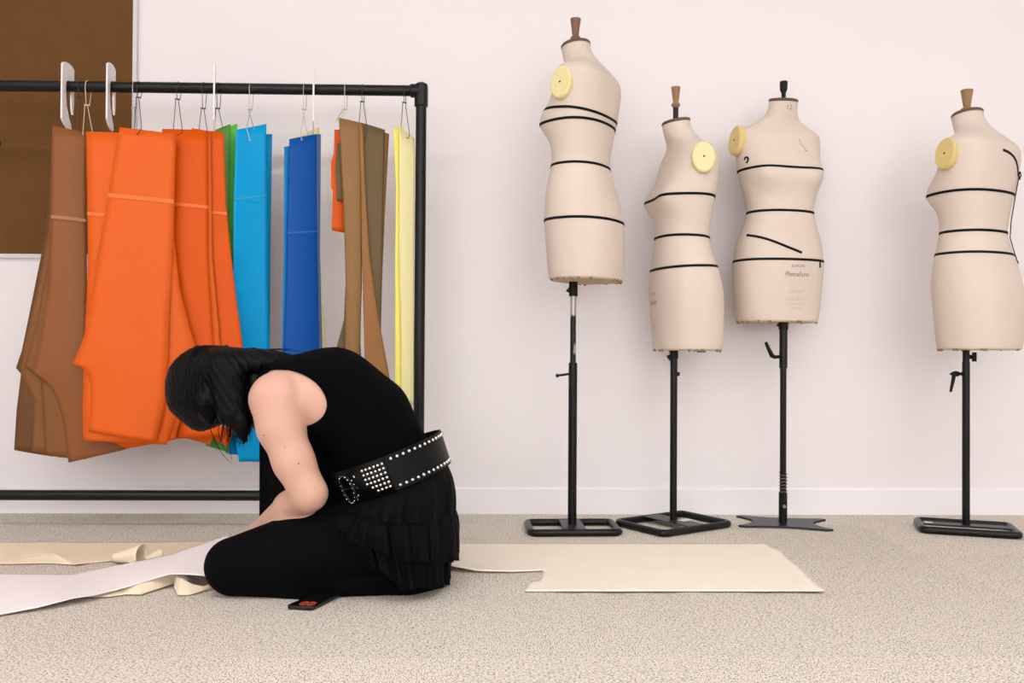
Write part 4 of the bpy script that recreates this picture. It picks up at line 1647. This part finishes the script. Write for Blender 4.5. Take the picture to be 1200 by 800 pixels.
# ---- arms and hands
def fingers(wr, d, s_, n_, L=0.175, curlv=0.5):
    """hand: wrist, direction, thumb side, palm normal (down)"""
    d, s_, n_ = [np.array(v, float) / np.linalg.norm(v) for v in (d, s_, n_)]
    f_ = None
    pal = wr + d * 0.048
    for k in (-1, -0.33, 0.33, 1):
        f = caps(wr + s_ * k * 0.014, pal + s_ * k * 0.028 + d * 0.038, 0.014, 0.0115)
        f_ = f if f_ is None else smin(f_, f, 0.012)
    for k, ln in ((1, 0.066), (0.33, 0.076), (-0.33, 0.070), (-1, 0.054)):
        b0 = pal + s_ * k * 0.029 + d * 0.036
        d1 = d + n_ * 0.25 * curlv + s_ * k * 0.06
        d1 /= np.linalg.norm(d1)
        b1 = b0 + d1 * ln * 0.48
        d2 = d + n_ * 0.9 * curlv
        d2 /= np.linalg.norm(d2)
        b2 = b1 + d2 * ln * 0.32
        d3 = d + n_ * 1.5 * curlv
        d3 /= np.linalg.norm(d3)
        b3 = b2 + d3 * ln * 0.24
        f_ = smin(f_, np.minimum(np.minimum(caps(b0, b1, 0.0098, 0.0090), caps(b1, b2, 0.0090, 0.0082)), caps(b2, b3, 0.0082, 0.0070)), 0.004)
    t0 = wr + d * 0.022 + s_ * 0.020
    t1 = t0 + d * 0.030 + s_ * 0.026 + n_ * 0.006
    t2 = t1 + d * 0.030 + s_ * 0.008 + n_ * 0.006
    f_ = smin(f_, np.minimum(caps(t0, t1, 0.0145, 0.0108), caps(t1, t2, 0.0108, 0.0085)), 0.006)
    return f_


elb = pw_(362, 578, 2.205)
wri = pw_(304, 622, 2.405)
sha = pw_(325.5, 468.5, 2.235)
ua1, ua2 = pw_(329, 500, 2.218), pw_(344, 540, 2.208)
arm = caps(sha, ua1, 0.0710, 0.0555)
arm = smin(arm, caps(ua1, ua2, 0.0555, 0.0480), 0.02)
arm = smin(arm, caps(ua2, elb, 0.0480, 0.0445), 0.02)
arm = smin(arm, caps(elb, elb + (wri - elb) * 0.35, 0.0430, 0.041), 0.012)
arm = smin(arm, caps(elb + (wri - elb) * 0.35, wri, 0.041, 0.027), 0.015)
hd = wri - elb
hd[0] -= 0.10
hd[1] *= 0.5
arm = smin(arm, fingers(wri, hd, (0.6, 0.8, 0), (0, 0, -1)), 0.012)
elb2 = mir(pw_(366, 584, 2.215))
wri2 = pw_(322, 622, 2.50)
arm2 = caps(mir(sh), elb2, 0.0655, 0.0435)
arm2 = smin(arm2, caps(elb2, wri2, 0.0425, 0.027), 0.015)
h2 = wri2 - elb2
h2[0] -= 0.12
h2[1] *= 0.3
arm2 = smin(arm2, fingers(wri2, h2, (0.1, -1.0, 0), (0, 0, -1)), 0.012)
arms = np.minimum(arm, arm2)
# ---- head: crown to the left, face down
hc = pw_(254, 452, YC)
hrot = rad(96)
hu = np.array([-math.sin(hrot), 0, math.cos(hrot)])        # crown direction
hf = np.array([-math.cos(hrot), 0, -math.sin(hrot)])        # face direction
hf = np.array([0.10, 0, -0.995]); hu = np.array([-0.995, 0, -0.10])
yv = np.array([0, 1.0, 0])
head = ell(hc + hu * 0.020, (0.092, 0.074, 0.095), hu, hf)
head = smin(head, ell(hc - hu * 0.045 + hf * 0.020, (0.062, 0.054, 0.066), hu, hf), 0.03)
face = lambda u, f, y: hc + hu * u + hf * f + yv * y
head = smin(head, caps(face(0.012, 0.088, 0), face(-0.030, 0.108, 0), 0.008, 0.012), 0.012)       # nose
head = smin(head, caps(face(-0.031, 0.096, -0.011), face(-0.031, 0.096, 0.011), 0.008, 0.008), 0.008)
head = smin(head, ell(face(-0.085, 0.066, 0), (0.022, 0.026, 0.022), hu, hf), 0.02)               # chin
head = smin(head, caps(face(-0.058, 0.083, -0.016), face(-0.058, 0.083, 0.016), 0.007, 0.007), 0.006)   # lips
head = smin(head, caps(face(0.028, 0.084, -0.040), face(0.028, 0.084, 0.040), 0.010, 0.010), 0.014)     # brow
for s_ in (-1, 1):
    head = smax(head, -ell(face(0.006, 0.094, s_ * 0.031), (0.011, 0.015, 0.012), hu, hf), 0.010)
    head = smin(head, ell(face(0.006, 0.078, s_ * 0.031), (0.011, 0.012, 0.011), hu, hf), 0.003)
    head = smin(head, ell(face(-0.008, -0.008, s_ * 0.076), (0.030, 0.008, 0.017), hu, hf), 0.006)      # ears
body_all = smin(smin(tor, arms, 0.006), head, 0.03)
body_all = np.minimum(body_all, 9)
skin_leg = leg
bf = smin(body_all, leg, 0.02)
bf = np.maximum(bf, -gz + 0.002)
person = sdf_mesh('person', bf, MT['skin'], None, 2)
tag(person, 'person in black sleeveless top kneeling bent over on the carpet', 'person')


def px_of(p):
    v = p - np.array([0, 0, CH])
    z = v.dot(np.array(_f)); x = v.dot(np.array(_r)); y = v.dot(np.array(_u))
    return 600 + FPX * x / z, 400 - FPX * y / z


# ---- clothing from the same field
BT = rad(21)
e1 = np.array([math.cos(BT), 0, math.sin(BT)])
en = np.array([-math.sin(BT), 0, math.cos(BT)])
BC = pw_(460, 546.5, YC)
above_belt = -((gx - BC[0]) * en[0] + (gz - BC[2]) * en[2]) - 0.06      # <0 above
top_f = tor - 0.0065
# arm holes: elliptic cylinders through the shoulder side
ah = pw_(336, 466.5, 2.235)
tl = rad(-12)
ax_ = (gx - ah[0]) * math.cos(tl) + (gz - ah[2]) * math.sin(tl)
az_ = -(gx - ah[0]) * math.sin(tl) + (gz - ah[2]) * math.cos(tl)
k_ = np.sqrt((ax_ / 0.106) ** 2 + (az_ / 0.069) ** 2)
hole = (k_ - 1) * 0.07
side = 0.105 - np.abs(gy - YC)
hole = np.maximum(hole, side)                 # <0 inside the hole volume
top_f = smax(top_f, -hole, 0.004)
nk_n = np.array([-0.92, 0, 0.38])
nkp = pw_(312, 436, YC)
top_f = np.maximum(top_f, (gx - nkp[0]) * nk_n[0] + (gz - nkp[2]) * nk_n[2])
top_f = np.maximum(top_f, above_belt)
sdf_mesh('tank_top', top_f, MT['jersey'], person, 3)
leg_f = smin(leg, tor + 0.003, 0.03) - 0.0065
below_waist = ((gx - BC[0]) * en[0] + (gz - BC[2]) * en[2]) - 0.02
leg_f = np.maximum(leg_f, below_waist)
leg_f = np.maximum(leg_f, -gz + 0.0005)
foot_cut = gx - pw_(500, 690, 2.3)[0]
sdf_mesh('leggings', leg_f, MT['legging'], person, 3)

# loose front panel of the top hanging from the chest to the lap
V, F = [], []
rows = []
for i in range(30):
    t = i / 29
    row = []
    for k in range(33):
        q = k / 32
        x = 304 + (404 - 304) * q
        y = 468 + (648 - 468) * t
        if q < 0.15: y = max(y, 468 + 30 * (0.15 - q) / 0.15 * (1 - t))
        Yp = 2.405 + 0.016 * math.sin(q * 17 + 0.8) * t + 0.02 * q
        row.append(P(x, y, Yp))
    rows.append(row)
V, F = grid_mesh(rows, '', None, 0)
cloth('top_front_panel', V, F, MT['cotton'], 0.003, parent=person)

# collar round the neck
nc = pw_(303, 447, YC)
nd = np.array([-0.97, 0, -0.10])
rows = []
a1 = np.cross(nd, yv)
a1 /= np.linalg.norm(a1)
for t in (-0.024, 0.024):
    row = []
    for k in range(49):
        th = 2 * PI * k / 48
        p = nc + nd * t + a1 * (0.060 * math.cos(th)) + yv * (0.060 * math.sin(th))
        row.append(Vector(p))
    rows.append(row)
V, F = grid_mesh(rows, '', None, 0)
cloth('collar', V, F, MT['leather'], 0.004, parent=person)

# ---- belt
BA, BB, BH = 0.148, 0.178, 0.089
yvv = Vector((0, 1, 0))
E1, EN, BCV = Vector(e1), Vector(en), Vector(BC)


def belt_pt(phi, h, off=0.0):
    """phi 0 = front (-X), 90 = near side, 180 = back"""
    k = 1.0 + 0.03 * (h / BH)
    a, b_ = (BA * k + off), (BB * k + off)
    return BCV + E1 * (-a * math.cos(phi)) + yvv * (-b_ * math.sin(phi)) + EN * h


rows = []
for h in (-BH / 2, -BH / 2 + 0.002, 0, BH / 2 - 0.002, BH / 2):
    rows.append([belt_pt(2 * PI * k / 120, -h) for k in range(121)])
V, F = grid_mesh(rows, '', None, 0)
belt = cloth('belt', V, F, MT['leather'], 0.0045, parent=person)
belt['label'] = 'wide black leather belt with silver studs'
# join seam of the front tab
rows = []
for h in (-BH / 2 - 0.001, BH / 2 + 0.001):
    rows.append([belt_pt(rad(18 + 77 * k / 40), h, 0.0035) for k in range(41)])
V, F = grid_mesh(rows, '', None, 0)
cloth('belt_tab', V, F, MT['leather'], 0.003, parent=belt)
SM = None


def stud(p, nrm, r=0.0046):
    global SM
    if SM is None:
        o = MB().lathe([(1.0, -0.15), (0.95, 0.15), (0.75, 0.45), (0.42, 0.66), (0.05, 0.75)], (0, 0, 0), (0, 0, 1), 12).build('stud', MT['stud'], belt)
        SM = o.data
    else:
        o = bpy.data.objects.new('stud', SM)
        link(o, belt)
    o.location = p
    o.scale = (r, r, r)
    o.rotation_mode = 'QUATERNION'
    o.rotation_quaternion = Vector((0, 0, 1)).rotation_difference(nrm)


def belt_n(phi):
    d = belt_pt(phi + 0.01, 0) - belt_pt(phi - 0.01, 0)
    n_ = d.cross(EN)
    if n_.dot(belt_pt(phi, 0) - BCV) < 0: n_ = -n_
    return n_.normalized()


ph_ = 101.0
while ph_ < 262:
    for h in (-BH / 2 + 0.010, BH / 2 - 0.010):
        stud(belt_pt(rad(ph_), h, 0.003), belt_n(rad(ph_)))
    ph_ += 6.2
for i in range(6):
    for j in range(6):
        if j > 2 and i > 0 and (5 - i) < 0: continue
        phd = 92 - i * 4.0
        h = BH / 2 - 0.014 - j * 0.0118
        if i == 5 and j > 3: continue
        if i == 4 and j > 4: continue
        stud(belt_pt(rad(phd), h, 0.0058), belt_n(rad(phd)), 0.0040)
# buckle
bk = MB()
cb = rad(50)
loop = []
for k in range(28):
    t = 2 * PI * k / 28
    loop.append(belt_pt(cb + 0.13 * math.cos(t), 0.036 * math.sin(t) - 0.002, 0.010))
bk.tube(loop, 0.0045, 8, closed=True)
bk.tube([belt_pt(cb - 0.13, -0.002, 0.012), belt_pt(cb + 0.22, -0.002, 0.012)], 0.003, 8)
bko = bk.build('buckle', MT['blackmat'], belt)
rm = None
for k in range(30):
    t = 2 * PI * k / 18 if k < 18 else None
    if t is not None:
        p = belt_pt(cb + 0.13 * math.cos(t), 0.036 * math.sin(t) - 0.002, 0.0145)
    else:
        p = belt_pt(cb + rng.uniform(0.1, 0.22), rng.uniform(-0.036, 0.03), 0.009)
    stud(p, belt_n(cb), rng.uniform(0.0012, 0.0026))

# ---- skirt: ruffled tiers hung from the belt
skirt = None


def skirt_tier(name, top_fn, hem_fn, nf, amp, seed, m, parent, bulge=0.01, n_t=20, n_p=260):
    rows = []
    for i in range(n_t + 1):
        t = i / n_t
        row = []
        for k in range(n_p + 1):
            phi = 2 * PI * k / n_p
            a, b_ = top_fn(phi), hem_fn(phi)
            p = a.lerp(b_, t)
            out = Vector((p.x - BCV.x, p.y - YC, 0))
            out = out.normalized() if out.length > 1e-6 else Vector((1, 0, 0))
            rf = math.sin(nf * phi + seed + 1.3 * math.sin(3 * phi + seed) + 0.8 * math.sin(7 * phi)) + 0.55 * math.sin(nf * 1.83 * phi + seed * 2.1 + 2 * t)
            g = (0.25 + 0.75 * t) * min(1, t * 6)
            p = p + out * (bulge * math.sin(PI * min(1, t * 1.1)) + amp * rf * g)
            p.z += 0.004 * math.sin(9 * phi + seed) * t
            p.z = max(p.z, 0.004 + 0.001 * math.sin(phi * 40))
            row.append(p)
        rows.append(row)
    V, F = grid_mesh(rows, '', None, 0)
    return cloth(name, V, F, m, 0.0016, parent=parent)


def cyc(tbl, phi):
    """periodic interpolation of Vectors keyed on degrees 0..360 (symmetric: 0..180 given)"""
    d = math.degrees(phi) % 360
    far = d > 180
    if far: d = 360 - d
    for i in range(len(tbl) - 1):
        if tbl[i][0] <= d <= tbl[i + 1][0]:
            t = (d - tbl[i][0]) / (tbl[i + 1][0] - tbl[i][0])
            t = t * t * (3 - 2 * t)
            p = tbl[i][1].lerp(tbl[i + 1][1], t)
            break
    if far: p = Vector((p.x, 2 * YC - p.y, p.z))
    return p


def sk_top(phi): return belt_pt(phi, -BH / 2 + 0.003, -0.009)


mid_t = [(0, P(402, 594, YC)), (30, P(400, 596, 2.25)), (60, P(424, 606, 2.175)), (90, P(455, 613, 2.16)), (125, P(500, 611, 2.185)), (155, P(527, 608, 2.28)), (180, P(532, 606, YC))]
hem_t = [(0, P(388, 598, YC)), (22, P(389, 606, 2.26)), (42, P(394, 620, 2.17)), (65, P(424, 640, 2.15)), (90, P(462, 654, 2.14)), (125, P(505, 660, 2.165)), (155, P(530, 657, 2.27)), (180, P(534, 655, YC))]
low_t = [(0, P(420, 602, YC)), (22, P(415, 622, 2.27)), (42, P(414, 640, 2.185)), (65, P(444, 668, 2.165)), (90, P(474, 692, 2.165)), (125, P(506, 690, 2.20)), (155, P(522, 685, 2.28)), (180, P(525, 682, YC))]
skirt = skirt_tier('skirt', sk_top, lambda p: cyc(mid_t, p), 19, 0.0055, 0.4, MT['cotton'], person, 0.010)
skirt_tier('skirt_ruffle', lambda p: cyc(mid_t, p).lerp(sk_top(p), 0.06), lambda p: cyc(hem_t, p), 27, 0.0085, 1.7, MT['cotton'], skirt, 0.008)
skirt_tier('skirt_ruffle', lambda p: cyc(mid_t, p).lerp(BCV, 0.06), lambda p: cyc(low_t, p), 23, 0.006, 3.1, MT['cotton'], skirt, 0.004)
# frill edging standing out at the top seams
fr = MB()
for fn, o_, rr_ in ((lambda p: cyc(mid_t, p), 0.004, 0.0032),):
    pts = []
    for k in range(240):
        phi = 2 * PI * k / 240
        p = fn(phi)
        out = Vector((p.x - BCV.x, p.y - YC, 0)).normalized()
        pts.append(p + out * (o_ + 0.002 * math.sin(31 * phi)))
    fr.tube(pts, rr_, 6, closed=True)
fr.build('gathered_seam', MT['cotton'], skirt)

# ---- hair
hairf = ell(hc + hu * 0.022 - hf * 0.002, (0.108, 0.090, 0.108), hu, hf)
hairf = smin(hairf, caps(pw_(226, 470, YC), pw_(234, 492, YC), 0.050, 0.026, 0.8), 0.03)          # fringe falling
hairf = smin(hairf, caps(pw_(262, 425, 2.335), pw_(318, 425, 2.35), 0.042, 0.030, 0.75), 0.03)   # over the nape
hairf = smin(hairf, caps(pw_(300, 418, YC), pw_(343, 419, YC), 0.020, 0.008, 0.5), 0.02)
for s_ in (0, 1):
    q = (lambda p: p) if s_ == 0 else mir
    c1 = caps(q(pw_(262, 430, 2.300)), q(pw_(268, 484, 2.295)), 0.034, 0.030)
    c2 = caps(q(pw_(274, 440, 2.300)), q(pw_(284, 500, 2.295)), 0.030, 0.022)
    c3 = caps(q(pw_(284, 490, 2.295)), q(pw_(286, 518, 2.298)), 0.020, 0.006)
    c4 = caps(q(pw_(240, 470, 2.305)), q(pw_(246, 494, 2.315)), 0.026, 0.010)
    hairf = smin(hairf, smin(smin(c1, c2, 0.02), smin(c3, c4, 0.01), 0.015), 0.02)
# strand ripple following the fall of the hair
ang = np.arctan2((gx - hc[0]) * 1.0 + 0.25 * (gz - hc[2]), np.abs(gy - YC) + 0.03)
rip = 0.0016 * np.sin(ang * 46 + 9 * (gz - hc[2]) * 12) + 0.0012 * np.sin(ang * 83 + 2.0)
hairf = hairf + rip.astype(np.float32)
hair = sdf_mesh('hair', hairf, MT['hair'], person, 1)
st = MB()


def strand(pix, r=0.0009):
    pts = [P(*p) for p in pix]
    # smooth through a catmull-rom
    out = []
    n = len(pts)
    for i in range(n - 1):
        p0_, p1_, p2_, p3_ = pts[max(i - 1, 0)], pts[i], pts[i + 1], pts[min(i + 2, n - 1)]
        for k in range(6):
            t = k / 6
            out.append(0.5 * ((2 * p1_) + (p2_ - p0_) * t + (2 * p0_ - 5 * p1_ + 4 * p2_ - p3_) * t * t + (3 * p1_ - p0_ - 3 * p2_ + p3_) * t ** 3))
    out.append(pts[-1])
    m_ = len(out)
    st.tube(out, r, 5, taper=[1 - 0.75 * (k / (m_ - 1)) ** 2 for k in range(m_)])


strand([(250, 485, 2.30), (247, 503, 2.30), (254, 520, 2.30), (262, 534, 2.30), (272, 543, 2.30)], 0.0012)
strand([(258, 490, 2.295), (256, 505, 2.295), (260, 520, 2.295), (268, 533, 2.295)], 0.0011)
strand([(270, 495, 2.29), (268, 512, 2.29), (270, 528, 2.29), (272, 540, 2.29)], 0.0011)
strand([(262, 492, 2.292), (270, 508, 2.292), (280, 518, 2.292)], 0.0010)
for k in range(46):
    x0 = 262 + 34 * rng.random()
    dx = rng.normal() * 4 - 2
    ln = 10 + 16 * rng.random()
    Yk = 2.275 + 0.03 * rng.random()
    strand([(x0, 480, Yk), (x0 + dx * 0.4, 496, Yk), (x0 + dx, 500 + ln, Yk)], 0.0013)
for k in range(26):      # over the side of the head
    u0 = 210 + 80 * rng.random()
    Yk = 2.285
    strand([(250 + (u0 - 250) * 0.55, 404 + 3 * rng.random(), 2.345), (u0 * 0.9 + 26, 432, 2.298), (u0 + 6 * rng.normal(), 468, 2.284), (u0 + 8 + 4 * rng.normal(), 488 + 8 * rng.random(), 2.298)], 0.0014)
for k in range(10):      # wisps on the back
    strand([(300 + 6 * rng.normal(), 410, 2.37), (328 + 5 * rng.normal(), 410 - 2 * rng.random(), 2.37), (345 + 8 * rng.normal(), 408 + 5 * rng.random(), 2.37)], 0.0008)
sto = st.build('hair_strands', MT['hair'], hair)

# moles on the arm
for mx, my in ((309, 510), (323, 521), (334, 524), (350, 543), (369, 572), (346, 447)):
    d = ray(mx, my)
    o0 = Vector((0, 0, CH))
    hit = person.ray_cast(o0, d.normalized()) if False else None
# surface points found by marching the field
ix = lambda p: tuple(int(round((p[k] - lo[k]) / HG)) for k in range(3))
for mx, my, r in ((309, 510, 0.0016), (323, 521, 0.0020), (334, 524, 0.0014), (350, 543, 0.0020), (369, 572, 0.0016), (346, 447, 0.0014)):
    d = ray(mx, my)
    for Yk in np.arange(2.08, 2.4, 0.0015):
        p = P(mx, my, Yk)
        i_ = ix(p)
        if all(0 <= i_[k] < bf.shape[k] for k in range(3)) and bf[i_] < 0.0006:
            MB().lathe([(r, -0.001), (r * 0.9, 0.0006), (r * 0.4, 0.0011)], p, -d, 8).build('mole', MT['mole'], person)
            break
